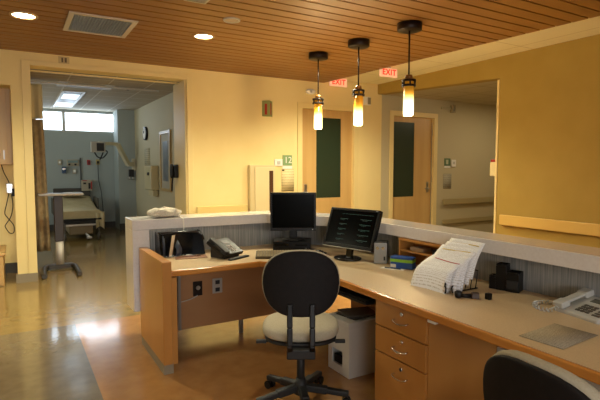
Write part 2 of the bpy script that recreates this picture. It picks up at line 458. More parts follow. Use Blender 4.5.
# ------------------------------------------------------------------ ceiling things
t = thing('ceiling_vent', 'white framed air vent grille in the wood ceiling', 'vent', (.80, 5.47, ZC - .012))
f = MB(); x0, x1, y0, y1 = .485, 1.12, 5.12, 5.83
for a in ((x0, x1, y0, y0 + .05), (x0, x1, y1 - .05, y1), (x0, x0 + .05, y0 + .05, y1 - .05), (x1 - .05, x1, y0 + .05, y1 - .05)): f.box(*a, ZC - .012, ZC)
f.build('frame', mat('vent_frame_white', 'c8beb0', .5), t, .003, world=True)
g = MB()
for i in range(19):
    u = x0 + .05 + (x1 - x0 - .1) * (i + .5) / 19; g.box(u - .004, u + .004, y0 + .05, y1 - .05, ZC - .008, ZC - .002)
for i in range(19):
    u = y0 + .05 + (y1 - y0 - .1) * (i + .5) / 19; g.box(x0 + .05, x1 - .05, u - .004, u + .004, ZC - .008, ZC - .002)
g.build('grille', mat('vent_grille_metal', 'aab0b4', .35, metal=.5), t, world=True)
MB().box(x0 + .05, x1 - .05, y0 + .05, y1 - .05, ZC - .0015, ZC - .0005).build('backing', mat('vent_backing', '4a4640', .5, metal=.6), t, world=True)

def downlight(x, y, r, label, name='recessed_downlight', lit=True, group=None):
    t = thing(name, label, 'ceiling light' if lit else 'ceiling speaker', (x, y, ZC - .012), 0, group)
    MB().lathe([(r * .78, .012), (r * .78, .004), (r * .84, -.002), (r, 0), (r, .012)], 32).build('trim_ring', M_greyp if not lit else mat('downlight_ring', 'c9a878', .4), t)
    if lit:
        MB().lathe([(0, .007), (r * .78, .007), (r * .78, .011), (0, .011)], 32).build('lens', M_lampw, t)
    else:
        g = MB(); g.lathe([(0, .003), (r * .5, .0035), (r * .78, .005), (r * .78, .011), (0, .011)], 32); g.build('perforated_cover', mat('speaker_cover', 'b7a488', .6), t)
downlight(.12, 5.48, .125, 'lit round downlight in wood ceiling, left of the vent grille')
downlight(1.87, 5.32, .12, 'lit round downlight in wood ceiling, right of the vent grille')
downlight(1.91, 4.60, .085, 'small round unlit ceiling fitting in the wood ceiling', 'ceiling_speaker', False)
t = thing('square_diffuser', 'grey square fitting at the top edge of wood ceiling', 'vent', (1.42, 4.17, ZC - .01))
MB().box(-.1, .1, -.1, .1, 0, .01).build('frame', M_greyp, t, .002)
g = MB()
for i in range(5): g.box(-.08, .08, -.07 + i * .032, -.058 + i * .032, -.004, 0)
g.build('louver', mat('louver_grey', '8c8578', .5), t)

def pendant(x, y, zt, zb, label):
    t = thing('pendant_lamp', label, 'pendant lamp', (x, y, ZC), 0, 'amber glass pendants over the counter')
    MB().lathe([(0, -.075), (.118, -.075), (.125, -.068), (.125, -.0), (0, -.0)], 36).build('canopy', M_bronze, t)
    h0 = zt - ZC
    MB().cyl((0, 0, -.075), (0, 0, h0 + .02), .0085, n=10).build('stem', M_bronze, t)
    s = MB(); s.lathe([(0, h0 + .035), (.035, h0 + .035), (.04, h0 + .0), (0, h0 - .0)], 24)
    s.build('cap', mat('amber_cap', '8a5c22', .3), t)
    r = MB()
    for dz in (-.012, -.062):
        r.lathe([(.053, h0 + dz), (.074, h0 + dz), (.074, h0 + dz - .022), (.053, h0 + dz - .022), (.053, h0 + dz)], 30)
    for i in range(6):
        a = i * PI / 3; r.cyl((.064 * math.cos(a), .064 * math.sin(a), h0 - .012), (.064 * math.cos(a), .064 * math.sin(a), h0 - .08), .009, n=8)
    r.build('socket_ring', M_bronze, t)
    L = zt - .03 - zb
    sh = MB(); sh.lathe([(0, 0), (.042, 0), (.0505, .008), (.053, .02), (.053, L), (.0, L)], 32)
    o = sh.build('shade', M_shade, t); o.location = (0, 0, zb - ZC)
    li = bpy.data.lights.new('pendant_bulb', 'POINT'); li.energy = 9; li.color = (1, .74, .38); li.shadow_soft_size = .06
    lo = bpy.data.objects.new('pendant_bulb', li); COL.objects.link(lo); lo.location = (x, y, zb - .08)
pendant(3.43, 5.38, 2.40, 1.995, 'amber glass pendant lamp nearest the doors, leftmost of three')
pendant(3.49, 4.6, 2.41, 1.985, 'amber glass pendant lamp hanging in the middle of three')
pendant(3.53, 3.8, 2.41, 2.03, 'amber glass pendant lamp nearest the camera, rightmost of three')

M_exitw = mat('exit_sign_face', 'ecc9ac', .4, emit='ffb890', estr=.14)
M_exitr = mat('exit_sign_letters', 'd8301c', .4, emit='ff2a14', estr=.3)
def exit_sign(x, y, z0, wd, ht, label):
    t = thing('exit_sign', label, 'exit sign', (x, y, z0 + ht), 0, 'red and white EXIT signs')
    MB().box(-wd / 2, wd / 2, 0, .04, -ht, 0).build('housing', M_exitw, t, .004)
    MB().box(-.04, .04, .005, .035, 0, 3.04 - z0 - ht).build('mount', M_greyp, t)
    text_part('lettering', 'EXIT', ht * .9, M_exitr, t, (0, -.002, -ht / 2), (PI / 2, 0, 0), .002, .003)
exit_sign(4.90, 7.02, 2.90, .36, .14, 'red EXIT sign partly hidden by the wood ceiling edge')
exit_sign(5.03, 5.85, 2.888, .33, .135, 'red EXIT sign under white tiles, right of middle pendant')

# ------------------------------------------------------------------ things on the lobby walls
t = thing('door_number_plaque', 'green square room sign reading 12 beside the first door', 'room sign', (3.96, Yb, 1.60))
MB().box(-.09, .09, -.012, 0, -.075, .10).build('plate', M_green, t, .003)
MB().box(-.09, .09, -.014, -.001, -.13, -.08).build('name_slot', M_paper, t)
text_part('numeral', '12', .15, M_paper, t, (.012, -.014, .012), (PI / 2, 0, 0))
t = thing('light_switch', 'white wall switch left of the green 12 sign', 'switch', (3.79, Yb, 1.565))
MB().box(-.075, .075, -.02, 0, -.05, .065).build('plate', M_paper, t, .006)
MB().box(-.03, .03, -.028, -.02, -.02, .035).build('rocker', M_greyp, t, .003)
t = thing('wall_notice', 'pale paper notice taped below the green 12 sign', 'notice', (3.97, Yb, 1.08))
g = [[(3.85 + .24 * i, Yb - .004, 1.09 + .38 * j) for j in range(2)] for i in range(2)]
MB().sheet(g, .002).build('paper', M_notice, t, world=True)
MB().box(3.86, 3.90, Yb - .012, Yb - .005, 1.435, 1.455).build('clip', M_black, t, world=True)
t = thing('supply_cabinet', 'tall narrow cream wall cabinet with dark door slot', 'wall cabinet', (3.46, Yb, .30))
MB().box(3.23, 3.68, Yb - .10, Yb, .30, 1.53).build('body', mat('cabinet_cream', 'cdbb8c', .5), t, .004, world=True)
MB().box(3.31, 3.67, Yb - .115, Yb - .101, .33, 1.50).build('door', mat('cabinet_door_cream', 'd6c596', .45), t, .004, world=True)
MB().box(3.565, 3.635, Yb - .120, Yb - .1155, .62, 1.44).build('window_slot', mat('cabinet_slot', '51351f', .3), t, world=True)
t = thing('strobe_alarm', 'small white oval alarm on wall above first door', 'alarm', (4.41, Yb, 2.79))
MB().pad(.09, .045, .035, 2.6, 3, 24, 10, Matrix.Translation((0, -.022, 0))).build('housing', M_paper, t)
MB().box(-.04, .01, -.062, -.05, -.02, .02).build('lens', M_greyp, t, .004)
t = thing('horn_alarm', 'small square white alarm on wall between the two doors', 'alarm', (5.64, Yb, 2.715))
MB().box(-.075, .075, -.03, 0, -.075, .075).build('base_plate', M_paper, t, .006)
MB().box(.0, .062, -.05, -.03, -.062, .062).build('grille', mat('alarm_grey', '8f846a', .5), t, .004)
t = thing('extinguisher_sign', 'projecting green wall sign with a red symbol', 'sign', (3.585, Yb, 2.45))
MB().prism([(-.09, 0), (.0, -.10), (.10, 0)], -.125, .125).build('sign_body', mat('sign_olive', '8b9257', .6), t, .002)
s = MB(); m1 = Matrix.Translation((.0, -.1, 0)) @ Matrix.Rotation(R(45), 4, 'Z')
s.box(.035, .075, -.004, .0, -.10, .075, m1); s.box(.045, .065, -.004, 0, .075, .095, m1)
m2 = Matrix.Translation((.0, -.1, 0)) @ Matrix.Rotation(R(-48), 4, 'Z')
s.box(-.085, -.045, -.004, 0, -.10, .075, m2)
s.build('symbol', M_red, t)
t = thing('number_plate', 'tiny pale number plate above the patient room opening', 'sign', (.60, Yb, 2.905))
MB().box(-.065, .065, -.01, 0, -.045, .045).build('plate', mat('plate_tan', 'c8b07a', .5), t, .002)
s = MB(); s.box(-.03, -.008, -.013, -.01, -.03, .03); s.box(.008, .035, -.013, -.01, -.03, .03); s.build('marking', mat('plate_marks', '6e5c3c', .6), t)

def rail(name, label, x0, x1, y0, y1, z0, z1, m, axis, group=None):
    t = thing(name, label, 'handrail', ((x0 + x1) / 2, (y0 + y1) / 2, z0), 0, group)
    MB().box(x0, x1, y0, y1, z0, z1).build('rail_cover', m, t, .012, 3, world=True)
    b = MB()
    if axis == 'x': b.box(x0 + .05, x1 - .05, y1, Yb, z0 + .02, z1 - .02)
    else: b.box(x1, XR, y0 + .05, y1 - .05, z0 + .02, z1 - .02)
    b.build('bracket', m, t, world=True)
M_railo = mat('handrail_tan', 'd0aa5a', .4)
rail('wall_handrail', 'tan handrail on the ochre right wall', XR - .07, XR - .03, -3.5, 4.42, .69, .835, M_railo, 'y')
rail('wall_handrail', 'cream handrail on back wall behind the left counter', 2.36, 3.2, Yb - .07, Yb - .03, .77, .90, mat('handrail_cream', 'dcc27c', .4), 'x')
rail('wall_handrail', 'upper olive rail along the shaded corridor wall', 7.62, 11.9, Yb - .07, Yb - .03, .715, .84, mat('handrail_olive', 'a8976a', .5), 'x')
rail('bumper_rail', 'lower olive bumper rail along the shaded corridor wall', 7.62, 11.9, Yb - .05, Yb - .03, .31, .41, mat('handrail_olive', 'a8976a', .5), 'x')
t = thing('corridor_plaque', 'green room sign on the corridor wall by the second door', 'room sign', (7.77, Yb, 1.58))
MB().box(-.085, .085, -.012, 0, -.055, .10).build('plate', mat('sign_dark_green', '5c7350', .6), t, .003)
MB().box(-.045, .02, -.014, -.012, -.02, .07).build('marking', mat('sign_mark', 'b7b795', .6), t)
MB().box(-.085, .085, -.013, -.001, -.10, -.06).build('name_slot', M_paper, t)
t = thing('light_switch', 'white wall box right of the corridor green sign', 'switch', (7.94, Yb, 1.58))
MB().box(-.065, .065, -.03, 0, -.075, .07).build('plate', M_paper, t, .006)
MB().box(-.02, .02, -.038, -.03, -.02, .03).build('rocker', M_greyp, t, .003)
t = thing('wall_notice', 'grey paper notice on corridor wall beside second door', 'notice', (7.78, Yb, 1.04))
g = [[(7.66 + .24 * i, Yb - .004, 1.05 + .31 * j) for j in range(2)] for i in range(2)]
MB().sheet(g, .002).build('paper', print_mat('grey_notice', 'aca48b', '8b846e', .12, .4), t, world=True)
t = thing('corridor_alarm', 'pale alarm box with bracket high on corridor wall', 'alarm', (7.80, Yb, 2.70))
MB().box(.02, .13, -.06, 0, -.075, .08).build('housing', mat('alarm_tan', '9b8d69', .5), t, .006)
MB().box(-.24, .02, -.03, 0, -.02, .03).build('bracket', mat('alarm_arm', 'b2a57f', .5), t, .004)
MB().box(.055, .10, -.075, -.06, -.05, .05).build('lens', mat('alarm_lens', '776b4e', .3), t, .004)
t = thing('glove_dispenser', 'small cream dispenser with red top by corridor opening', 'dispenser', (6.0, yo, 1.37))
MB().box(-.085, .02, .031, .14, 0, .20).build('body', mat('dispenser_cream', 'd9c691', .5), t, .008)
MB().box(-.08, .015, .035, .135, .201, .24).build('lid', M_red, t, .006)

# alcove on the far left
t = thing('wall_cupboard', 'wooden wall cupboard hung in the left alcove', 'cupboard', (-.6, 7.6, 1.53))
MB().box(-1.2, -.025, 7.5, 7.95, 1.53, 2.529).build('body', M_door, t, .003, world=True)
for a, b in ((-1.19, -.62), (-.605, -.08)):
    d = MB().box(a, b, 7.478, 7.499, 1.54, 2.52).build('door', M_door, t, .003, world=True)
    MB().box(b - .05, b - .035, 7.462, 7.477, 1.6, 1.72).build('handle', M_steel, d, .002, world=True)
t = thing('low_cabinet', 'low wooden cabinet at the left edge of the alcove', 'cabinet', (-.65, 7.25, 0))
MB().box(-1.1, -.17, 7.08, 7.8, .0, .39).build('body', M_door, t, .003, world=True)
MB().box(-1.12, -.145, 7.06, 7.8, .391, .425).build('top', M_door, t, .005, world=True)
MB().box(-1.09, -.18, 7.064, 7.079, .02, .38).build('door', M_door, t, .003, world=True)
t = thing('corded_handset', 'chrome wall handset with a dark looping cord in the alcove', 'handset', (-.09, 7.95, 1.2))
MB().box(-.12, -.04, 7.91, 7.95, 1.13, 1.27).build('holder', M_chrome, t, .008, world=True)
MB().box(-.055, -.015, 7.89, 7.91, 1.09, 1.20).build('handpiece', M_black, t, .006, world=True)
p = [(-.17, 7.93, 1.54), (-.14, 7.92, 1.42), (-.09, 7.92, 1.30), (-.08, 7.92, 1.2), (-.12, 7.92, 1.0), (-.15, 7.92, .86), (-.12, 7.92, .79), (-.05, 7.92, .68), (-.05, 7.92, .58), (-.10, 7.92, .57), (-.15, 7.92, .66), (-.14, 7.92, .70), (-.08, 7.92, .80), (-.05, 7.92, .95), (-.06, 7.92, 1.12)]
def smooth(pts, n=6):
    P = [Vector(q) for q in pts]; P = [P[0]] + P + [P[-1]]; out = []
    for i in range(1, len(P) - 2):
        for k in range(n):
            u = k / n; a, b, c_, d = P[i - 1], P[i], P[i + 1], P[i + 2]
            out.append(.5 * ((2 * b) + (c_ - a) * u + (2 * a - 5 * b + 4 * c_ - d) * u * u + (3 * b - a - 3 * c_ + d) * u ** 3))
    out.append(P[-2]); return out
MB().tube(smooth(p), .006).build('cord', M_black, t, world=True)

# ------------------------------------------------------------------ patient room things
t = thing('privacy_curtain', 'tan privacy curtain hanging behind the left jamb', 'curtain', (.2, 8.6, .17))
def drape(x0, x1, z0, z1, yc, amp, waves, sk=0):
    g = []
    for i in range(41):
        u = i / 40; row = []
        for j in range(9):
            v = j / 8; row.append((x0 + (x1 - x0) * u + sk * v * u, yc + amp * math.sin(u * waves * 2 * PI + .6 * v) * (1 - .3 * v), z0 + (z1 - z0) * v))
        g.append(row)
    return g
MB().sheet(drape(-.5, .44, .17, 2.24, 8.6, .04, 9, -.04), .003).build('fabric', mat('curtain_tan', 'bda67e', .9, vary='a58e68', scale=14), t, world=True)
MB().sheet(drape(-.5, .40, 2.242, 2.78, 8.6, .03, 6), .002).build('mesh_top', mat('curtain_mesh', 'dccb9e', .9), t, world=True)
MB().box(-.6, 2.2, 8.585, 8.615, 2.80, 2.83).build('track', M_greyp, t, world=True)

t = thing('overbed_table', 'grey overbed table on a steel column in the opening', 'table', (.52, 7.85, 0))
MB().box(-.26, .33, -.14, .14, 1.085, 1.12).build('tabletop', mat('overbed_top_grey', '9c948a', .25), t, .012, 3)
MB().box(-.062, .058, -.055, .055, .42, 1.084).build('upper_column', mat('column_brown', '2b2118', .4), t, .008)
MB().cyl((-.0, 0, .08), (-.0, 0, .42), .055, n=28).build('lower_column', mat('satin_column', 'c9c4ba', .5, metal=.4), t)
b = MB()
b.bar((-.17, .02, .05), (.17, .02, .05), .10, .055)
b.tube([(-.15, .02, .045), (-.20, -.05, .045), (-.225, -.2, .04), (-.235, -.62, .035)], .035, 10)
b.tube([(.15, .02, .045), (.19, -.06, .045), (.2, -.2, .04), (.195, -.66, .035)], .035, 10)
b.build('base', mat('overbed_base', '39332b', .45), t, .004)
for x, y in ((-.235, -.6), (.195, -.64), (-.17, .05), (.17, .05)):
    MB().cyl((x - .012, y, .018), (x + .012, y, .018), .018, n=14).build('castor', M_blackm, t)

t = thing('hospital_bed', 'wheeled hospital bed under a cream sheet', 'bed', (1.1, 11.65, 0))
bx0, bx1, by0, by1 = .72, 1.56, 10.75, 12.6
ms = MB()
def bedz(v): return .60 + .02 * v + (.20 * max(0, (v - .45) / .55))
prof = [(by0 + (by1 - by0) * i / 10, bedz(i / 10)) for i in range(11)]
vsT = []
for (yy, zz) in prof:
    vsT.append([(bx0, yy, zz - .16), (bx0 + .03, yy, zz - .03), (bx0 + .08, yy, zz), (bx1 - .08, yy, zz), (bx1 - .03, yy, zz - .03), (bx1, yy, zz - .16)])
vv = [[ms.bm.verts.new(p) for p in row] for row in vsT]
for a, b in zip(vv, vv[1:]):
    for k in range(6):
        f = ms.bm.faces.new((a[k], a[(k + 1) % 6], b[(k + 1) % 6], b[k])); f.smooth = k != 5
ms.bm.faces.new(vv[0]); ms.bm.faces.new(vv[-1])
ms.build('mattress', mat('bed_sheet_cream', 'c4b48c', .9, vary='b5a57e', scale=5), t, world=True)
MB().sheet([[(bx1 + .012 + .015 * math.sin(i * 1.1), 10.78 + i * .09, .30 + .26 * j + .01 * i * (1 - j)) for j in range(2)] for i in range(8)], .004).build('sheet_drape', MATS['bed_sheet_cream'], t, world=True)
fr = MB(); fr.box(bx0 + .03, bx1 - .03, by0 + .03, by1, .36, .425); fr.box(bx0 + .1, bx1 - .1, by0, by0 + .03, .34, .40)
fr.cyl((bx0 + .05, by0 - .01, .43), (bx1 - .05, by0 - .01, .43), .018); fr.build('frame', M_blackm, t, .004, world=True)
MB().box(bx0 + .18, bx1 - .22, by0 - .02, by1 - .5, .12, .34).build('base_cover', mat('bed_base_tan', '7d6b4c', .5), t, .02, world=True)
for x in (bx0 + .1, bx1 - .1):
    for yy in (by0 + .02, by1 - .12):
        w_ = MB(); w_.cyl((x - .02, yy, .075), (x + .02, yy, .075), .075, n=22); w_.box(x - .012, x + .012, yy - .03, yy + .03, .1, .36)
        w_.build('wheel', mat('bed_wheel', '4a453d', .4), t, world=True)
MB().sheet([[(1.40 + .165 * i / 7, by0 - .012 - .010 * math.sin(i * 1.3), .22 + .05 * math.sin(i * .5) * (1 - j) + .33 * j) for j in range(2)] for i in range(8)], .004).build('foot_drape', MATS['bed_sheet_cream'], t, world=True)
MB().box(bx0 + .12, bx1 - .16, by0 - .035, by0 - .002, .30, .335).build('foot_bar', M_steel, t, .006, world=True)
pd = MB(); pd.cyl((1.2, by0 - .02, .14), (1.26, by0 - .12, .08), .02); pd.box(1.2, 1.3, by0 - .17, by0 - .11, .05, .09); pd.build('foot_pedal', M_steel, t, .005, world=True)
for x in (bx0 - .03, bx1 + .03):
    MB().box(x - .012, x + .012, 11.75, 12.45, .45, .80).build('side_rail', mat('bed_rail', '4a4439', .5), t, .008, world=True)
MB().box(bx0 + .02, bx1 - .02, by1, by1 + .03, .3, 1.0).build('headboard', mat('bed_headboard', '3b372f', .5), t, .015, world=True)
single('pillow', 'pale pillow at the head of the hospital bed', 'pillow', MB().pad(.26, .16, .05, 3, 2.4, mtx=Matrix.Translation((1.1, 12.36, .865)) @ Matrix.Rotation(R(90 - 13), 4, 'X')), mat('pillow_cream', 'b5aa8c', .9))

def wallbox(name, label, cat, x, z, w, h, d, m, part, pm, pbox, yw=YW):
    t = thing(name, label, cat, (x, yw, z - h / 2))
    MB().box(-w / 2, w / 2, -d, 0, 0, h).build('housing', m, t, .008)
    a, b, c_, e = pbox
    MB().box(a, b, -d - .015, -d, c_, e).build(part, pm, t, .003)
    return t
M_eq = mat('equipment_beige', 'a59a80', .5)
wallbox('gas_outlet_panel', 'long pale outlet panel on the patient room far wall', 'outlet panel', 1.18, 1.60, .26, .15, .05, M_eq, 'cover_strip', mat('panel_teal', '6f8580', .4), (-.11, .11, .075, .13))
t = bpy.data.objects['gas_outlet_panel']
for x in (-.08, .05):
    MB().cyl((x, -.05, .035), (x, -.085, .035), .022, n=14).build('outlet', M_blackm, t)
wallbox('suction_regulator', 'blue suction regulator hanging below the outlet panel', 'regulator', .985, 1.43, .09, .16, .08, mat('regulator_blue', '25405f', .4), 'dial', M_chrome, (-.03, .03, .08, .13))
wallbox('nurse_call_plate', 'white wall plate at left of the outlet panel', 'wall plate', .90, 1.61, .08, .13, .03, M_eq, 'button', M_paper, (-.02, .02, .04, .09))
wallbox('data_plate', 'pale plate below the outlet panel on far wall', 'wall plate', 1.21, 1.40, .08, .12, .03, M_eq, 'insert', M_paper, (-.025, .025, .03, .09))
wallbox('emergency_outlet', 'red outlet plate right of the outlet panel', 'outlet', 1.53, 1.61, .075, .12, .025, M_red, 'socket', mat('dark_red', '5a1410', .5), (-.02, .02, .03, .09))
wallbox('power_outlet', 'yellowish outlet with a cord plugged in, far wall', 'outlet', 1.735, 1.62, .085, .13, .025, mat('outlet_yellow', 'a59358', .5), 'plug', M_blackm, (-.025, .025, .03, .09))
MBc = MB().tube(smooth([(1.735, YW - .03, 1.59), (1.74, YW - .03, 1.2), (1.79, YW - .03, .9), (1.82, YW - .03, .5), (1.83, YW - .03, .2)]), .008)
MBc.build('cord', M_blackm, bpy.data.objects['power_outlet'], world=True)
t = wallbox('wall_supply_box', 'beige supply box with dark windows on far wall', 'supply box', 1.465, 1.06, .24, .26, .12, M_eq, 'window', M_blackm, (-.08, -.02, .16, .2))
MB().box(.03, .075, -.135, -.12, .05, .19).build('slot', M_blackm, t); MB().box(.085, .11, -.135, -.12, .04, .22).build('red_tab', M_red, t)
MB().box(-.1, .0, -.13, -.12, .24, .256).build('lid_tab', M_red, t)
pp = MB().box(1.333, 1.36, YW - .03, YW, .2, 1.72)
single('wall_conduit', 'slim grey upright channel on the far wall', 'conduit', pp, mat('conduit_grey', '4b4d4a', .5), .003)
t = thing('wall_monitor', 'patient monitor on a jointed arm from the right column', 'monitor', (2.3, 12.1, 1.6))
a = MB(); a.bar((2.44, 12.06, 1.57), (2.30, 11.95, 1.56), .08, .10); a.bar((2.30, 11.95, 1.56), (2.03, 11.7, 2.02), .08, .10); a.bar((2.03, 11.7, 2.02), (1.60, 11.5, 2.03), .07, .07)
a.box(2.41, 2.49, 12.03, 12.1, 1.42, 1.70); a.build('arm', mat('arm_cream', 'c2ba9c', .45), t, .006, world=True)
MB().box(1.43, 1.72, 11.36, 11.48, 1.82, 2.05).build('screen_housing', mat('monitor_beige', 'a8a190', .5), t, .01, world=True)
MB().box(1.54, 1.69, 11.352, 11.36, 1.85, 2.02).build('screen', M_blackm, t, world=True)
MB().tube(smooth([(1.5, 11.42, 1.82), (1.56, 11.4, 1.72), (1.66, 11.4, 1.70), (1.76, 11.4, 1.82), (1.7, 11.4, 1.86), (1.64, 11.4, 1.74), (1.6, 11.4, 1.66)]), .014).build('cable', M_blackm, t, world=True)
t = thing('suction_canister', 'black box with fittings on the right column face', 'canister', (2.39, 12.1, 1.27))
MB().box(-.055, .055, -.08, 0, 0, .17).build('housing', M_blackm, t, .006)
MB().cyl((-.04, -.05, -.08), (-.04, -.05, -.001), .02, n=12).build('valve', M_steel, t)
MB().cyl((.035, -.05, -.08), (.035, -.05, -.001), .02, n=12).build('valve', M_steel, t)
t = thing('wall_clock', 'round black wall clock on patient room right wall', 'clock', (2.5, 10.9, 2.23))
MB().cyl((0, 0, 0), (-.05, 0, 0), .15, .145, n=36).build('case', M_black, t)
MB().cyl((-.05, 0, 0), (-.053, 0, 0), .12, n=36).build('dial', M_paper, t)
h = MB(); h.bar((-.056, 0, 0), (-.056, .05, .05), .012, .006); h.bar((-.056, 0, 0), (-.056, -.03, .09), .01, .006); h.build('hands', M_black, t)
t = thing('posted_sheet', 'pale paper sheet posted below the wall clock', 'notice', (2.5, 10.9, 1.49))
MB().sheet([[(2.496, 10.62 + .5 * i, 1.49 + .42 * j) for j in range(2)] for i in range(2)], .002).build('paper', print_mat('room_notice', 'b3a886', '918868', .1, .4), t, world=True)
t = thing('towel_dispenser', 'cream towel dispenser on the patient room right wall', 'dispenser', (2.5, 10.2, 1.03))
MB().box(-.16, 0, -.30, .30, 0, .5).build('housing', mat('dispenser_ivory', 'bfb288', .4), t, .02)
MB().box(-.175, -.16, -.16, -.02, .30, .36).build('dark_window', M_black, t, .003)
MB().box(-.12, -.02, -.27, .12, -.12, -.001).build('tray', mat('dispenser_ivory', 'bfb288', .4), t, .01)
t = thing('framed_picture', 'tall framed blue-grey picture on patient room right wall', 'picture', (2.5, 9.32, 1.03))
fr = MB(); y0, y1, z0, z1 = 8.95, 9.68, 1.03, 2.19
for q in ((y0, y0 + .06, z0, z1), (y1 - .06, y1, z0, z1), (y0 + .06, y1 - .06, z0, z0 + .06), (y0 + .06, y1 - .06, z1 - .06, z1)): fr.box(2.465, 2.5, *q)
fr.build('frame', mat('frame_pale_wood', 'b5975f', .4), t, .004, world=True)
MB().box(2.482, 2.49, y0 + .06, y1 - .06, z0 + .06, z1 - .06).build('mat_board', mat('mat_board', 'a59c86', .7), t, world=True)
MB().box(2.478, 2.482, y0 + .19, y1 - .19, z0 + .2, z1 - .2).build('print', mat('muted_print', '566069', .4, vary='747873', scale=5), t, world=True)
t = thing('wall_telephone', 'black wall telephone on the opening right jamb', 'telephone', (2.22, 7.66, 1.33))
MB().box(-.07, 0, -.1, .1, 0, .21).build('body', M_black, t, .015)
MB().pad(.03, .115, .025, 3, 3, mtx=Matrix.Translation((-.095, -.045, .105))).build('handset', M_black, t)
MB().tube(smooth([(-.07, .0, .0), (-.08, .01, -.1), (-.07, .05, -.2), (-.06, .08, -.19), (-.06, .06, -.08), (-.05, .05, .0)]), .011).build('cord', M_black, t)
t = thing('ceiling_troffer', 'ceiling light with two bright bars over the bed', 'ceiling light', (.95, 10.8, 2.85))
tf = MB(); tx0, tx1, ty0, ty1 = .76, 1.14, 9.55, 12.1
for q in ((tx0, tx1, ty0, ty0 + .05), (tx0, tx1, ty1 - .05, ty1), (tx0, tx0 + .04, ty0 + .05, ty1 - .05), (tx1 - .04, tx1, ty0 + .05, ty1 - .05)): tf.box(*q, 2.835, 2.849)
tf.build('frame', M_greyp, t, world=True)
MB().box(tx0 + .04, tx1 - .04, ty0 + .05, ty1 - .05, 2.843, 2.849).build('reflector', mat('troffer_reflector', '5b5245', .4), t, world=True)
for a, b in ((9.95, 10.65), (11.3, 12.0)):
    MB().box(tx0 + .05, tx1 - .05, a, b, 2.837, 2.843).build('lens', M_trof, t, world=True)
t = thing('ceiling_diffuser', 'pale air diffuser in the patient room ceiling', 'vent', (1.05, 8.8, 2.85))
MB().box(-.42, .42, -.28, .28, -.012, -.001).build('frame', mat('diffuser_pale', 'b0a48e', .5), t, .003)
MB().box(-.28, .28, -.2, .2, -.018, -.012).build('plate', mat('diffuser_mid', '8b8070', .5), t, .003)
t = thing('ceiling_sprinkler', 'small dark sprinkler head in patient room ceiling', 'sprinkler', (1.72, 8.8, 2.85))
MB().lathe([(0, -.03), (.02, -.03), (.03, -.012), (.055, -.006), (.055, -.001), (0, -.001)], 20).build('body', M_bronze, t)

# ------------------------------------------------------------------ the counter
ZD = .75
# wood end panel
t = thing('desk_end_panel', 'tall wooden end panel at the left of the desk', 'desk panel', (.91, 3.8, 0))
MB().box(.872, .938, 3.412, 4.16, .075, .825).build('panel', M_wood, t, .004, world=True)
MB().box(.876, .945, 3.43, 4.14, .0, .0745).build('kick_base', M_base, t, world=True)
MB().box(.9385, .982, 3.44, 4.1, .06, .70).build('inner_cheek', M_wood, t, .003, world=True)

# L-shaped worktop
t = thing('desk_worktop', 'beige laminate L-shaped worktop with wood edge', 'worktop', (2.2, 3.6, ZD - .035))
front = [(.942, 3.46), (1.66, 3.46), (1.875, 3.2), (1.795, -.5)]
back = [(2.655, -.5), (2.655, 3.71), (2.27, 4.185), (.942, 4.185)]
MB().prism([(p[0], p[1] + .0) for p in front] + back, ZD - .035, ZD).build('top', M_lam, t, world=True)
nz = MB()
for a, b in zip(front, front[1:]):
    a3 = Vector((a[0], a[1], 0)); b3 = Vector((b[0], b[1], 0)); d = (b3 - a3).normalized(); n = Vector((d.y, -d.x, 0))
    off = .0125
    nz.bar((a[0] + n.x * off - d.x * 0, a[1] + n.y * off, ZD - .0205), (b[0] + n.x * off + d.x * .008, b[1] + n.y * off + d.y * .008, ZD - .0205), .024, .043)
nz.build('edge_nosing', M_nose, t, .008, 3, world=True)

# modesty panel with outlets
t = thing('modesty_panel', 'brown wood modesty panel with outlets under the left desk', 'modesty panel', (1.8, 3.97, 0))
MB().box(1.002, 2.2, 3.95, 3.975, .13, .70).build('panel', M_woodp, t, .002, world=True)
MB().box(1.125, 1.15, 3.915, 3.949, .14, .69).build('metal_channel', mat('channel_grey', '8f8a82', .35, metal=.6), t, world=True)
MB().box(1.70, 1.735, 3.976, 4.0, 0.0, .4).build('post', M_steel, t, world=True)
d = MB(); d.box(1.262, 1.345, 3.94, 3.949, .405, .53); d = d.build('data_plate', M_bronze, t, .004, world=True)
MB().cyl((1.305, 3.9395, .475), (1.305, 3.93, .475), .018, n=14).build('knob', M_steel, d, world=True)
d = MB().box(1.435, 1.525, 3.94, 3.949, .405, .535).build('outlet_plate', mat('outlet_grey', 'a59e92', .45), t, .004, world=True)
s = MB(); s.box(1.46, 1.50, 3.936, 3.9395, .42, .455); s.box(1.46, 1.50, 3.936, 3.9395, .485, .52); s.build('socket', M_blackm, d, .002, world=True)
MB().tube(smooth([(1.30, 3.935, .41), (1.24, 3.94, .385), (1.12, 3.93, .37), (1.05, 3.94, .355)]), .004).build('wire', M_greyp, t, world=True)

t = thing('modesty_panel', 'brown wood modesty panel behind the right desk knee space', 'modesty panel', (2.635, 1.5, .1))
MB().box(2.625, 2.643, -.5, 1.84, .1, .70).build('panel', M_woodp, t, .002, world=True)
MB().box(2.625, 2.643, 2.28, 3.55, .1, .70).build('panel', M_woodp, t, .002, world=True)
MB().box(2.60, 2.6245, 3.0, 3.03, 0.0, .4).build('post', M_steel, t, world=True)

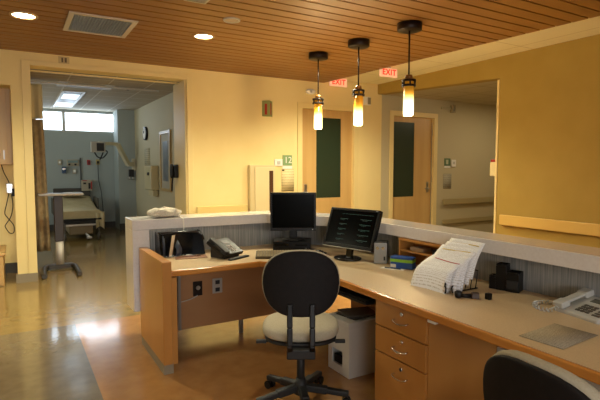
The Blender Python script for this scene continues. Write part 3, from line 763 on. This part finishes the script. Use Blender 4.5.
# grey fabric screen and the white ledge on top
t = thing('counter_screen', 'grey fabric screen behind the desk', 'screen panel', (2.3, 4.0, .3))
sc = [(.975, 4.19), (2.275, 4.19), (2.66, 3.715), (2.66, -.6)]
so = [(2.70, -.6), (2.70, 3.73), (2.295, 4.23), (.975, 4.23)]
for i in range(3):
    a, b = sc[i], sc[i + 1]; c_, d = so[2 - i], so[3 - i]
    MB().prism([a, b, c_, d], .3, .964).build('fabric_panel', M_fab, t, world=True)
t = thing('transaction_ledge', 'white raised ledge with a drop leg around the counter', 'counter ledge', (1.6, 4.3, .265))
lf = [(.832, 4.21), (2.06, 4.14), (2.53, 3.46), (2.495, -.6)]
lb = [(2.765, -.6), (2.80, 3.58), (2.24, 4.46), (.832, 4.52)]
MB().prism(lf + lb, .965, 1.052).build('ledge_top', M_white, t, .003, world=True)
MB().prism([(.832, 4.21), (.972, 4.202), (.972, 4.513), (.832, 4.52)], .265, .9645).build('drop_leg', M_white, t, .003, world=True)
MB().prism([(2.735, -.6), (2.755, -.6), (2.79, 3.49), (2.77, 3.48)], .26, .9645).build('front_skin', M_woodp, t, world=True)
MB().prism([(.973, 4.49), (2.22, 4.44), (2.22, 4.46), (.973, 4.51)], .26, .9645).build('front_skin', M_woodp, t, world=True)

# drawer pedestal
t = thing('drawer_pedestal', 'wooden three-drawer pedestal under the right desk', 'drawer unit', (2.2, 2.06, 0))
px0, py0, py1 = 1.885, 1.845, 2.275
MB().box(px0 + .001, 2.62, py0, py1, .06, .708).build('body', M_wood, t, .002, world=True)
MB().box(px0 + .03, 2.6, py0 + .01, py1 - .01, 0, .0595).build('plinth', M_cove, t, world=True)
for z0, z1 in ((.548, .702), (.388, .540), (.066, .380)):
    d = MB().box(px0 - .018, px0, py0 + .004, py1 - .004, z0, z1).build('drawer', M_wood, t, .003, world=True)
    zc = z1 - .085
    yc = (py0 + py1) / 2 - .02
    MB().tube(smooth([(px0 - .018, yc + .055, zc + .004), (px0 - .04, yc + .05, zc), (px0 - .046, yc, zc - .008), (px0 - .04, yc - .05, zc), (px0 - .018, yc - .055, zc + .004)]), .0045).build('handle', M_chrome, d, world=True)
    MB().cyl((px0 - .018, yc - .005, zc + .048), (px0 - .026, yc - .005, zc + .048), .011, n=16).build('lock', M_chrome, d, world=True)
single('edge_clip', 'small white clip under desk edge above the drawer unit', 'clip', MB().box(1.835, 1.86, 1.755, 1.81, .688, .706), M_paper, .004)

# cubby under the ledge
t = thing('desk_cubby', 'small open wooden cubby with shelf under the ledge', 'cubby', (2.55, 2.62, ZD))
q = (2.505, 2.655, 2.35, 2.78)
c = MB(); c.box(q[0], q[1], q[2], q[2] + .015, ZD, .962); c.box(q[0], q[1], q[3] - .015, q[3], ZD, .962); c.box(q[1] - .01, q[1], q[2] + .015, q[3] - .015, ZD, .962)
c.box(q[0], q[1], q[2] + .015, q[3] - .015, .945, .962); c.build('carcass', M_wood, t, world=True)
MB().box(q[0] + .005, q[1] - .011, q[2] + .016, q[3] - .016, .865, .877).build('shelf', M_wood, t, world=True)
single('ink_pad', 'small black box on the shelf of the wooden cubby', 'box', MB().box(2.53, 2.60, 2.40, 2.46, .878, .915), M_black, .004)
single('card_stack', 'pale card stack inside the wooden cubby', 'cards', MB().box(2.53, 2.62, 2.55, 2.68, .878, .905), mat('card_pale', 'b09a80', .8), .001)

# ------------------------------------------------------------------ office chairs
def pos(o, loc, rz): o.location = loc; o.rotation_euler = (0, 0, rz)
def make_chair(label):
    """faces local +y, origin on floor under the gas column"""
    t = thing('office_chair', label, 'office chair', (0, 0, 0), 0, 'swivel chairs at the counter')
    st = MB().pad(.245, .235, .05, 2.7, 3.2, mtx=Matrix.Translation((0, .07, .475)) @ Matrix.Rotation(R(90), 4, 'X'))
    st.build('seat', M_cush, t)
    MB().pad(.23, .22, .018, 2.7, 4, mtx=Matrix.Translation((0, .07, .424)) @ Matrix.Rotation(R(90), 4, 'X')).build('seat_pan', M_blackm, t)
    tilt = Matrix.Translation((0, -.17, .81)) @ Matrix.Rotation(R(-7), 4, 'X')
    sh = lambda co: Vector((co.x * (1 - .12 * (co.z / .27)), co.y, co.z)) if co.z < 0 else Vector((co.x, co.y, co.z))
    sh = lambda co: Vector((co.x * (1.0 + .10 * min(0, co.z / .27)), co.y, co.z))
    br = MB().pad(.236, .20, .032, 2.5, 4, bend=-.045, mtx=tilt, fn=sh)
    o = br.build('backrest', M_cush, t)
    sb = MB().pad(.229, .193, .014, 2.5, 5, bend=-.045, mtx=tilt @ Matrix.Translation((0, -.034, 0)), fn=sh)
    sb.build('back_shell', M_chairb, o)
    for s in (-1, 1):
        b = MB()
        pts = [(s * .066, -.10, .415), (s * .066, -.20, .40), (s * .066, -.235, .45), (s * .066, -.235, .56), (s * .066, -.232, .70)]
        for p0, p1 in zip(pts, pts[1:]): b.bar(p0, p1, .034, .016, up=(0, -1, .01))
        b.build('support_bar', mat('black_bar', '0c0b0b', .3, spec=.4), t, .007, 3)
    MB().box(-.075, .075, -.14, .12, .365, .405).build('mechanism', M_blackm, t, .008)
    MB().box(-.085, .085, -.215, -.14, .36, .42).build('bracket', M_blackm, t, .008)
    for s in (-1, 1):
        l = MB(); l.cyl((s * .06, .05, .39), (s * .26, .03, .385), .007, n=10); l.box(min(s * .22, s * .285), max(s * .22, s * .285), .015, .045, .376, .396)
        l.build('lever', M_blackm, t, .003)
    MB().cyl((0, 0, .10), (0, 0, .37), .026, .024).build('gas_column', M_blackm, t)
    MB().lathe([(0, .06), (.045, .06), (.05, .09), (.04, .125), (.03, .16), (0, .16)], 24).build('hub', M_blackm, t)
    for k in range(5):
        a = R(90 + 36 + 72 * k) + R(10); d = Vector((math.cos(a), math.sin(a), 0))
        lg = MB(); lg.bar(d * .035 + Vector((0, 0, .10)), d * .17 + Vector((0, 0, .088)), .05, .045); lg.bar(d * .16 + Vector((0, 0, .088)), d * .305 + Vector((0, 0, .07)), .042, .034)
        lg = lg.build('base_leg', M_blackm, t, .008)
        n = Vector((-d.y, d.x, 0)); c0 = d * .29 + Vector((0, 0, .027))
        cs = MB()
        for s in (-1, 1): cs.cyl(c0 + n * s * .008, c0 + n * s * .027, .027, n=18)
        cs.box(c0.x - .006, c0.x + .006, c0.y - .006, c0.y + .006, .027, .06)
        cs.build('castor', M_black, lg)
    return t
CH = 'black-backed swivel chair with a beige seat facing the desk corner'
ch = make_chair(CH); pos(ch, (1.525, 2.59, 0), R(-30))
c2 = copy_tree(ch); c2['label'] = 'black-backed swivel chair nearest the camera, cut off at bottom right'; pos(c2, (1.605, .84, 0), R(-95))
pv = Vector((0, -.2, .42)); rq = Matrix.Rotation(R(12), 3, 'X')     # this one is reclined and set lower
for c_ in [o for o in bpy.data.objects if o.parent == c2]:
    if c_.name.split('.')[0] in ('backrest', 'support_bar'):
        c_.rotation_euler = (R(12), 0, 0); c_.location = pv - rq @ pv
    if c_.name.split('.')[0] not in ('base_leg', 'hub', 'gas_column'):
        c_.location = c_.location + Vector((0, 0, -.085))

# ------------------------------------------------------------------ left desk things
def surf(pts, th, m, name, label, cat, group=None): return single(name, label, cat, MB().sheet(pts, th), m, group=group)
# black desk tray
t = thing('desk_tray', 'black plastic letter tray under the left ledge', 'letter tray', (1.20, 4.08, ZD))
s = MB(); s.box(-.19, .19, -.1, .1, 0, .008); s.box(-.19, .19, .088, .1, .008, .19); s.build('body', M_tray, t, .002)
for x, r in ((-.19, .05), (.182, .06)):
    p = [(-.1, .0), (-.06, .08), (-.06 + r * .3, .17), (-.02 + r, .196), (.1, .196), (.1, .0)]
    g = MB(); g.prism(p, x, x + .008, Matrix(((0, 0, 1, 0), (1, 0, 0, 0), (0, 1, 0, 0), (0, 0, 0, 1)))); g.build('side_wall', M_tray, t, .002)
MB().tube(smooth([(-.18, -.02, .188), (.0, -.03, .196), (.12, -.03, .19), (.175, -.04, .165), (.185, -.06, .12)]), .012).build('top_rail', M_tray, t)
gx = 1.02
surf([[(gx + .03 * u / 6 + .01, 3.99 + .05 * u / 6 + .02 * v, ZD + .01 + .15 * v + .02 * math.sin(u)) for v in (0, .5, 1)] for u in range(7)], .003, M_navy, 'blue_folder', 'narrow navy folder standing at left end of black tray', 'folder')
pf = []
for i in range(5):
    u = i / 4; pf.append([(1.068 + .030 * u + .045 * v, 3.955 + .02 * u + .06 * v, ZD + .012 + .165 * v) for v in (0, .33, .66, 1)])
surf(pf, .003, mat('manila_paper', 'c9b294', .8), 'paper_slip', 'pale paper slip leaning upright in the black tray', 'paper')
pf = []
for i in range(7):
    u = i / 6; pf.append([(1.115 + .055 * u + .02 * v + .015 * math.sin(v * PI), 3.945 + .03 * u + .07 * v, ZD + .006 + (.13 * v) * (1 - abs(u - .5) * .8)) for v in (0, .33, .66, 1)])
surf(pf, .003, M_navy, 'blue_folder', 'curled navy folder leaning right of the pale slip', 'folder')
t = thing('clipboard', 'brown clipboard with a metal clip by the black tray', 'clipboard', (1.235, 3.90, ZD), R(-12))
MB().box(-.13, .13, -.07, .07, .0, .006).build('board', mat('hardboard', '7a4a24', .4), t, .002)
MB().box(-.035, .035, .045, .062, .0065, .016).build('clip', M_steel, t, .004)
single('key_ring', 'shiny bunch of keys lying on the brown clipboard', 'keys', MB().tube([(1.29 + .02 * math.cos(a * .7), 3.92 + .02 * math.sin(a * .7), ZD + .011) for a in range(9)], .003).box(1.28, 1.315, 3.875, 3.9, ZD + .008, ZD + .012).box(1.25, 1.27, 3.885, 3.93, ZD + .0175, ZD + .02), M_chrome)

def lump(co):
    return Vector((co.x * (1 + .08 * math.sin(co.z * 31)), co.y + (.009 * math.sin(co.x * 47) * math.cos(co.z * 39) + .006 * math.sin(co.x * 83 + 1)) * (1 if co.y > 0 else 0), co.z * (1 + .1 * math.sin(co.x * 23 + 1))))
t = thing('folded_cloth', 'crumpled white knit cloth lying on the white ledge', 'cloth', (1.13, 4.33, 1.0525))
MB().pad(.15, .09, .042, 2.2, 2.3, 48, 20, Matrix.Translation((0, 0, .042)) @ Matrix.Rotation(R(90), 4, 'X'), fn=lump).build('cloth', mat('white_knit', 'd8cfbd', .95, vary='b9ae98', scale=70, bump=.6), t)
MB().tube(smooth([(.11, -.07, .012), (.115, -.15, .004), (.118, -.19, -.01), (.12, -.195, -.06), (.118, -.195, -.12)]), .004).build('string', M_paper, t)

# black desk phone
t = thing('desk_phone', 'black office telephone on the left desk', 'telephone', (1.50, 3.77, ZD), R(26))
TL = Matrix.Translation((0, .02, .062)) @ Matrix.Rotation(R(30), 4, 'X')
MB().box(-.125, .125, -.10, .11, .0, .03, TL).build('body', M_black, t, .006)
MB().prism([(-.09, -.06), (.09, -.06), (.09, .10), (-.09, .10)], 0, [.012, .012, .08, .08]).build('foot', M_blackm, t, .004)
hd = MB(); hd.box(-.118, -.062, -.105, .105, .045, .062, TL); hd.box(-.12, -.06, .055, .11, .03, .046, TL); hd.box(-.12, -.06, -.11, -.055, .03, .046, TL)
hd.build('handset', M_blackm, t, .008)
ky = MB()
for i in range(3):
    for j in range(4): ky.box(.0 + i * .024, .014 + i * .024, -.075 + j * .022, -.063 + j * .022, .03, .034, TL)
ky.build('keypad', mat('phone_keys', '8d7c72', .5), t)
MB().box(.0, .075, .03, .075, .03, .033, TL).build('display', mat('phone_display', '2b2c28', .4), t)
MB().box(-.12, .11, -.155, -.115, .0, .014).build('front_lip', M_blackm, t, .005)

# keyboard
t = thing('keyboard', 'brownish keyboard in front of the small computer', 'keyboard', (1.89, 3.52, ZD), R(-28))
TL = Matrix.Translation((0, 0, .014)) @ Matrix.Rotation(R(12), 4, 'X')
MB().box(-.215, .215, -.075, .075, 0, .018, TL).build('body', mat('keyboard_brown', '544830', .55), t, .004)
ky = MB()
for j in range(5):
    for i in range(18): ky.box(-.205 + i * .0228, -.186 + i * .0228, -.066 + j * .027, -.044 + j * .027, .018, .025, TL)
ky.build('keys', mat('key_tan', '85734f', .6), t, .002)
MB().box(-.15, .15, .06, .07, .0, .02).build('rear_foot', M_blackm, t)

# desktop computer and first monitor
def fdir(rz): return Vector((math.cos(rz), math.sin(rz), 0)), Vector((-math.sin(rz), math.cos(rz), 0))
t = thing('desktop_computer', 'small black desktop computer lying under the upright monitor', 'computer', (2.15, 3.80, ZD), R(-33))
MB().box(-.165, .165, -.14, .12, .004, .092).build('case', M_black, t, .005)
s = MB(); s.box(-.15, -.02, -.145, -.14, .055, .078); s.box(.03, .14, -.145, -.14, .06, .07); s.build('drive_bay', M_blackg, t, .001)
MB().cyl((.13, -.14, .03), (.13, -.146, .03), .009, n=14).build('power_button', M_steel, t)
t = thing('square_monitor', 'black square monitor upright on the small desktop computer', 'monitor', (2.15, 3.785, ZD + .093), R(-31))
MB().lathe([(0, 0), (.1, 0), (.105, .006), (.09, .014), (.03, .02), (0, .02)], 32).build('stand_base', M_black, t)
MB().box(-.035, .035, -.0, .03, .015, .26).build('stand_neck', M_black, t, .006)
fr = MB(); W_, H_, z0 = .205, .345, .085
for q in ((-W_, W_, z0, z0 + .028), (-W_, W_, z0 + H_ - .018, z0 + H_), (-W_, -W_ + .018, z0 + .028, z0 + H_ - .018), (W_ - .018, W_, z0 + .028, z0 + H_ - .018)):
    fr.box(q[0], q[1], -.035, -.01, q[2], q[3])
fr.box(-W_, W_, -.0095, .0, z0, z0 + H_)
fr.build('bezel', M_black, t, .003)
MB().box(-W_ + .018, W_ - .018, -.03, -.01, z0 + .028, z0 + H_ - .018).build('screen', M_screen, t)
MB().box(.17, .178, -.037, -.035, z0 + .01, z0 + .016).build('power_light', M_steel, t)

# second monitor: tilted back, facing left
t = thing('wide_monitor', 'wide black monitor tilted back showing rows of teal text', 'monitor', (2.31, 3.17, ZD), R(-75))
MB().pad(.12, .10, .01, 2.0, 4, mtx=Matrix.Translation((0, -.0, .0105)) @ Matrix.Rotation(R(90), 4, 'X')).build('stand_base', M_blackg, t)
MB().bar((0, .02, .012), (0, .055, .20), .06, .03).build('stand_neck', M_blackg, t, .006)
TL = Matrix.Translation((0, -.0, .085)) @ Matrix.Rotation(R(-21), 4, 'X')
W_, H_ = .253, .335
fr = MB()
for q in ((-W_, W_, .0, .03), (-W_, W_, H_ - .02, H_), (-W_, -W_ + .02, .03, H_ - .02), (W_ - .02, W_, .03, H_ - .02)):
    fr.box(q[0], q[1], -.03, -.006, q[2], q[3], TL)
fr.box(-W_, W_, -.0055, .012, 0, H_, TL)
fr.build('bezel', M_black, t, .003)
MB().box(-W_ + .002, W_ - .002, -.034, -.0305, -.003, .003, TL).build('silver_strip', M_steel, t, .001)
so_ = MB().box(-W_ + .02, W_ - .02, -.026, -.006, .03, H_ - .02, TL).build('screen', M_screen, t)
ro = MB()
for j in range(5):
    z = .07 + j * .043
    ro.box(-.13, -.05, -.0275, -.0262, z, z + .0025, TL); ro.box(-.12, -.085, -.0275, -.0262, z - .008, z - .0065, TL)
    ro.box(.08, .19, -.0275, -.0262, z + .004, z + .0065, TL); ro.box(.10, .15, -.0275, -.0262, z - .005, z - .0035, TL)
ro.box(-.12, .2, -.0275, -.0262, .285, .2865, TL)
ro.build('text_rows', mat('teal_text', '23403b', .4, emit='5fa89a', estr=.02), so_)
MB().box(.215, .235, -.0315, -.03, H_ - .014, H_ - .008, TL).build('badge', M_silver, t)
t = thing('cable_tangle', 'tangle of black cables between the two monitors', 'cables', (2.22, 3.45, ZD))
for k in range(5):
    p = [(2.16 + random.uniform(-.07, .12), 3.50 + random.uniform(-.12, .12), ZD + .007 + random.uniform(0, .03)) for _ in range(7)]
    MB().tube(smooth(p), .005, 6).build('cable', M_black if k else mat('cable_tan', '7a6240', .5), t, world=True)

# silver speaker
t = thing('desk_speaker', 'silver computer speaker right of the wide monitor', 'speaker', (2.46, 2.93, ZD), R(-45))
MB().prism([(-.05, -.055), (.05, -.055), (.05, .06), (-.05, .06)], .0, .17).build('cabinet', M_black, t, .006)
TL = Matrix.Rotation(R(-6), 4, 'X')
MB().box(-.05, .05, -.068, -.056, .002, .165).build('front_panel', M_silver, t, .006)
for x in (-.022, .02): MB().cyl((x, -.068, .125), (x, -.078, .125), .012, n=16).build('knob', M_chrome, t)
MB().box(.025, .036, -.071, -.068, .03, .06).build('port', M_black, t)
# blue and green carton on a paper
t = thing('tissue_carton', 'blue and lime green carton by the speaker', 'carton', (2.46, 2.68, ZD + .002), R(-62))
MB().box(-.085, .085, -.04, .04, 0, .045).build('lower_band', M_blue, t, .003)
MB().box(-.085, .085, -.04, .04, .0455, .068).build('lime_band', M_lime, t, .003)
MB().box(-.085, .085, -.04, .04, .0685, .085).build('lid', M_blue, t, .003)
MB().box(-.082, -.04, -.0415, -.04, .006, .03).build('label_patch', M_paper, t)
single('note_paper', 'white slip of paper in front of the blue carton', 'paper', MB().box(-.10, .08, -.03, .03, 0, .0015, Matrix.Translation((2.385, 2.69, ZD)) @ Matrix.Rotation(R(-62), 4, 'Z')), M_paper)
single('ballpoint_pen', 'thin dark pen lying on the white slip of paper', 'pen', MB().cyl((2.345, 2.75, ZD + .006), (2.40, 2.64, ZD + .006), .004, n=10), M_navy)

# ------------------------------------------------------------------ paper rack on the right desk
t = thing('wire_rack', 'black wire file rack under the fanned papers', 'file rack', (2.33, 2.12, ZD))
wr = MB()
for yy in (1.99, 2.26):
    wr.tube([(2.22, yy, ZD + .004), (2.44, yy, ZD + .004)], .004)
    wr.tube(smooth([(2.22, yy, ZD + .004), (2.215, yy, ZD + .03), (2.225, yy, ZD + .045)]), .004)
for i in range(5):
    x = 2.23 + i * .048; h = .04 + .018 * i
    wr.tube([(x, 1.99, ZD + .004), (x + .02, 1.99, ZD + h), (x + .02, 2.26, ZD + h), (x, 2.26, ZD + .004)], .0035)
wr.build('frame', M_black, t, world=True)
def fan(k, n, lift, x0, curl, y0, y1, run=.30, rise=.17):
    g = []
    for i in range(9):
        u = i / 8; row = []
        for j in range(11):
            v = j / 10
            x = x0 + run * v
            z = lift + rise * v ** 1.15 + .018 * math.sin(v * PI) - curl * max(0, .42 - v) ** 2 * 1.7 + .012 * math.sin(u * 3 + k) * (1 - v)
            row.append((x + .01 * math.sin(u * 4 + k) + .10 * (u - .5) * (1 - v) * .35, y1 + (y0 - y1) * u, z))
        g.append(row)
    return g
base = ZD + .085
labels = ['front curled printed sheet hanging lowest over the wire rack', 'second printed sheet behind the front curled sheet in rack', 'third printed sheet with red band in the wire rack',
          'fourth printed sheet, slightly higher, in the wire rack', 'fifth printed sheet with yellow band in the wire rack', 'sixth printed sheet behind the yellow-banded one', 'rearmost tall printed sheet in the wire rack']
for k in range(7):
    y0 = 1.995 - .007 * k + .01 * math.sin(k * 2); y1 = y0 + .27 - .0 * k
    x0 = 2.125 + .034 * k; lift = ZD + .06 + .009 * k
    o = thing('printed_sheet', labels[k], 'paper', (x0, (y0 + y1) / 2, lift), 0, 'printed sheets fanned in the wire rack')
    G = fan(k, 7, lift, x0, .75 - .1 * k, y0, y1, .20 - .012 * k, .10 + .012 * k)
    MB().sheet(G, .0016).build('page', M_print, o, world=True)
    if k in (2, 4, 6):
        a = {2: 6, 4: 8, 6: 8}[k]
        S_ = [[Vector(row[a]) + Vector((-.001, 0, .002)) + (Vector(row[a + 1]) - Vector(row[a])) * q for q in (0, .3)] for row in G[1:8]]
        MB().sheet(S_, .0008).build('colour_band', mat('band_red', 'b03434', .7) if k == 2 else mat('band_yellow', 'c9ab3a', .7), o, world=True)
# small dark things beside it
t = thing('hand_stamp', 'black and brown hand stamp lying beside the wire rack', 'stamp', (2.22, 1.86, ZD), R(-40))
MB().cyl((-.06, 0, .014), (.005, 0, .014), .012, n=14).build('handle', M_black, t)
MB().pad(.022, .022, .02, 2.6, 2.6, mtx=Matrix.Translation((-.065, .0, .021))).build('knob', M_black, t)
MB().box(.006, .05, -.018, .018, .0, .034).build('head', mat('stamp_brown', '3d2a1a', .4), t, .005)
single('stamp_block', 'small black cube beside the brown-headed stamp', 'block', MB().box(2.275, 2.305, 1.775, 1.805, ZD, ZD + .036), M_black, .004)
single('black_scissors', 'black looped scissors handle hanging at the rack front', 'scissors', MB().tube([(2.17 + .01 * math.cos(a), 2.0 + .014 * math.cos(a), ZD + .028 + .022 * math.sin(a)) for a in [i * PI / 7 for i in range(15)]], .005).bar((2.17, 2.0, ZD + .05), (2.215, 2.03, ZD + .085), .012, .006), M_black)
t = thing('desk_organizer', 'stepped cluster of black boxes against the grey screen', 'desk organizer', (2.57, 1.87, ZD), R(-70))
for a, b, c_, d, h, nm in ((-.105, -.065, -.03, .03, .085, 'low_cup'), (-.064, -.002, -.035, .045, .16, 'tall_cup'), (-.001, .075, -.045, .045, .12, 'wide_box')):
    m_ = MB(); m_.box(a, b, c_, d, 0, h - .012); m_.box(a, a + .005, c_, d, h - .012, h); m_.box(b - .005, b, c_, d, h - .012, h); m_.box(a + .005, b - .005, c_, c_ + .005, h - .012, h); m_.box(a + .005, b - .005, d - .005, d, h - .012, h)
    m_.build(nm, M_black, t, .003)
MB().box(.004, .07, -.055, -.045, .02, .07).build('front_pocket', M_blackm, t, .003)

# pale office phone with coiled cord
t = thing('desk_phone', 'pale grey office telephone on the right desk', 'telephone', (2.51, 1.34, ZD), R(-100))
TL = Matrix.Translation((0, 0, .012)) @ Matrix.Rotation(R(13), 4, 'X')
MB().box(-.12, .13, -.12, .11, 0, .035, TL).build('body', M_cphone, t, .01, 3)
MB().box(-.11, .12, .03, .09, .0, .04).build('foot', M_cphone, t, .006)
hd = MB(); hd.box(-.115, -.065, -.10, .10, .05, .066, TL); hd.box(-.12, -.06, .05, .112, .036, .07, TL); hd.box(-.12, -.06, -.122, -.06, .036, .07, TL)
hd.build('handset', M_cphone, t, .012, 3)
ky = MB()
for i in range(3):
    for j in range(4): ky.box(-.02 + i * .027, .0 + i * .027, -.085 + j * .022, -.071 + j * .022, .035, .039, TL)
for j in range(5): ky.box(.075, .115, -.09 + j * .022, -.077 + j * .022, .035, .038, TL)
ky.build('keypad', mat('phone_keys_dark', '4c463c', .5), t)
MB().box(-.03, .06, .035, .075, .035, .038, TL).build('display', mat('phone_lcd', '59584c', .25), t)
cp = []
C0 = [Vector(p) for p in smooth([(-.09, -.12, .03), (-.10, -.17, .012), (-.16, -.19, .012), (-.22, -.15, .012), (-.23, -.08, .012), (-.19, -.04, .012)], 16)]
for i, p in enumerate(C0):
    d = (C0[min(i + 1, len(C0) - 1)] - C0[max(i - 1, 0)]).normalized(); n = Vector((-d.y, d.x, 0)); a = i * 1.35
    cp.append(p + n * .009 * math.cos(a) + Vector((0, 0, .009 * math.sin(a))))
MB().tube(smooth(cp, 3), .0032, 6).build('coiled_cord', M_cphone, t)
single('desk_list', 'printed list sheet taped on the right desk surface', 'paper', MB().sheet([[(1.905 + .30 * v + .012 * u, 1.325 - .195 * u + .02 * v, ZD + .0012) for v in (0, 1)] for u in (0, 1)], .0014), M_listp)

# ------------------------------------------------------------------ under the desk
t = thing('storage_box', 'white lidded box with a hand hole under the desk', 'box', (2.18, 2.83, 0))
b = MB(); b.box(1.985, 2.38, 2.70, 2.712, 0, .36); b.box(1.985, 2.38, 2.948, 2.96, 0, .36); b.box(2.368, 2.38, 2.712, 2.948, 0, .36); b.box(1.997, 2.368, 2.712, 2.948, 0, .012)
for q in ((2.712, 2.948, 0, .06), (2.712, 2.948, .17, .36), (2.712, 2.78, .06, .17), (2.91, 2.948, .06, .17)): b.box(1.985, 1.997, *q)
b.build('body', mat('white_board', 'c9c2b6', .6), t, world=True)
MB().box(1.975, 2.39, 2.69, 2.97, .3605, .405).build('lid', mat('white_board_lid', 'c4bdb2', .6), t, .004, world=True)
MB().box(1.999, 2.02, 2.79, 2.90, .065, .12).build('inner_shape', M_black, t, world=True)
for k, (z, rz, lb) in enumerate(((.4055, 8, 'dark magazine lying lowest on the white box'), (.416, -14, 'grey folder lying on top of the dark magazine'))):
    single('magazine', lb, 'magazine', MB().box(-.12, .13, -.10, .10, 0, .01, Matrix.Translation((2.16, 2.84, z)) @ Matrix.Rotation(R(rz), 4, 'Z')), mat('magazine_%d' % k, ('2f2a27', '55504a')[k], .35), .001)
t = thing('keyboard_tray', 'black pull-out tray under the desk corner', 'keyboard tray', (2.1, 2.9, .60))
MB().box(1.93, 2.35, 2.45, 3.3, .60, .62).build('platform', M_blackm, t, .006, world=True)
MB().box(2.05, 2.2, 2.75, 2.95, .6205, .714).build('bracket', M_blackm, t, world=True)
MB().box(1.94, 2.0, 2.45, 3.3, .6205, .635).build('palm_rest', M_black, t, .005, world=True)
t = thing('cable_trough', 'pale metal cable trough under the right desk', 'cable trough', (2.5, 1.5, .28))
MB().box(2.44, 2.6, 1.56, 1.84, .28, .43).build('section', M_greyp, t, .004, world=True)
MB().box(2.44, 2.6, 1.22, 1.55, .28, .43).build('section', M_greyp, t, .004, world=True)
MB().box(2.6005, 2.6245, 1.3, 1.36, .30, .42).build('hanger', M_greyp, t, world=True)

# ------------------------------------------------------------------ light
def spot(x, y, z, e, col=(1, .9, .67), size=150, blend=.8, r=.1):
    li = bpy.data.lights.new('ceiling_spot', 'SPOT'); li.energy = e; li.color = col; li.spot_size = R(size); li.spot_blend = blend; li.shadow_soft_size = r
    o = bpy.data.objects.new('ceiling_spot', li); COL.objects.link(o); o.location = (x, y, z); return o
WARM = (1, .955, .69)
for x, y, e in ((.12, 5.48, 62), (1.87, 5.32, 76), (3.4, 5.0, 60), (-2.0, 5.4, 55), (4.5, 5.9, 70)): spot(x, y, ZC - .03, e, WARM)  # first two are the visible downlights; the rest are added without fixtures
for x, y, e in ((1.9, 2.9, 17), (-1.2, 2.4, 18), (1.5, .2, 6), (-1.2, -.6, 11)): spot(x, y, ZC - .03, e, WARM)  # unseen ceiling spots, assumed out of view for general floor light
def area(name, loc, rot, sx, sy, e, col):
    li = bpy.data.lights.new(name, 'AREA'); li.shape = 'RECTANGLE'; li.size = sx; li.size_y = sy; li.energy = e; li.color = col
    o = bpy.data.objects.new(name, li); COL.objects.link(o); o.location = loc; o.rotation_euler = rot; return o
area('rear_fill_light', (-.6, YF + .1, 1.7), (R(90), 0, R(0)), 3.5, 1.6, 48, (.94, .97, 1))  # unseen cool area light added behind the camera; front wall has no window
area('corridor_light', (8.6, 5.7, 2.84), (0, 0, 0), 1.2, .5, 7, (1, .84, .58))
area('side_fill_light', (-1.55, 10.6, 1.7), (0, R(-90), 0), 1.4, 2.4, 12, (.93, 1, .97))  # added to brighten the patient room from the unseen left; no window there
pt = area('window_portal', (1.27, YW + .2, 2.57), (R(-90), 0, 0), 1.84, .5, 1, (1, 1, 1)); pt.data.cycles.is_portal = True

wd = bpy.data.worlds.new('sky'); SC.world = wd; wd.use_nodes = True
bg = wd.node_tree.nodes['Background']; bg.inputs['Color'].default_value = (.80, .90, 1, 1); bg.inputs['Strength'].default_value = 3.2

# ------------------------------------------------------------------ camera
cam = bpy.data.cameras.new('camera'); co = bpy.data.objects.new('camera', cam); COL.objects.link(co)
cam.sensor_width = 36; cam.lens = 484 / 600 * 36; cam.clip_start = .05
co.location = (0, 0, 1.5); co.rotation_euler = (R(90 - 3.9), 0, R(-30.4))
SC.camera = co
SC.view_settings.view_transform = 'Standard'; SC.view_settings.look = 'None'
SC.view_settings.exposure = 1.7; SC.view_settings.gamma = 1; SC.view_settings.use_curve_mapping = False
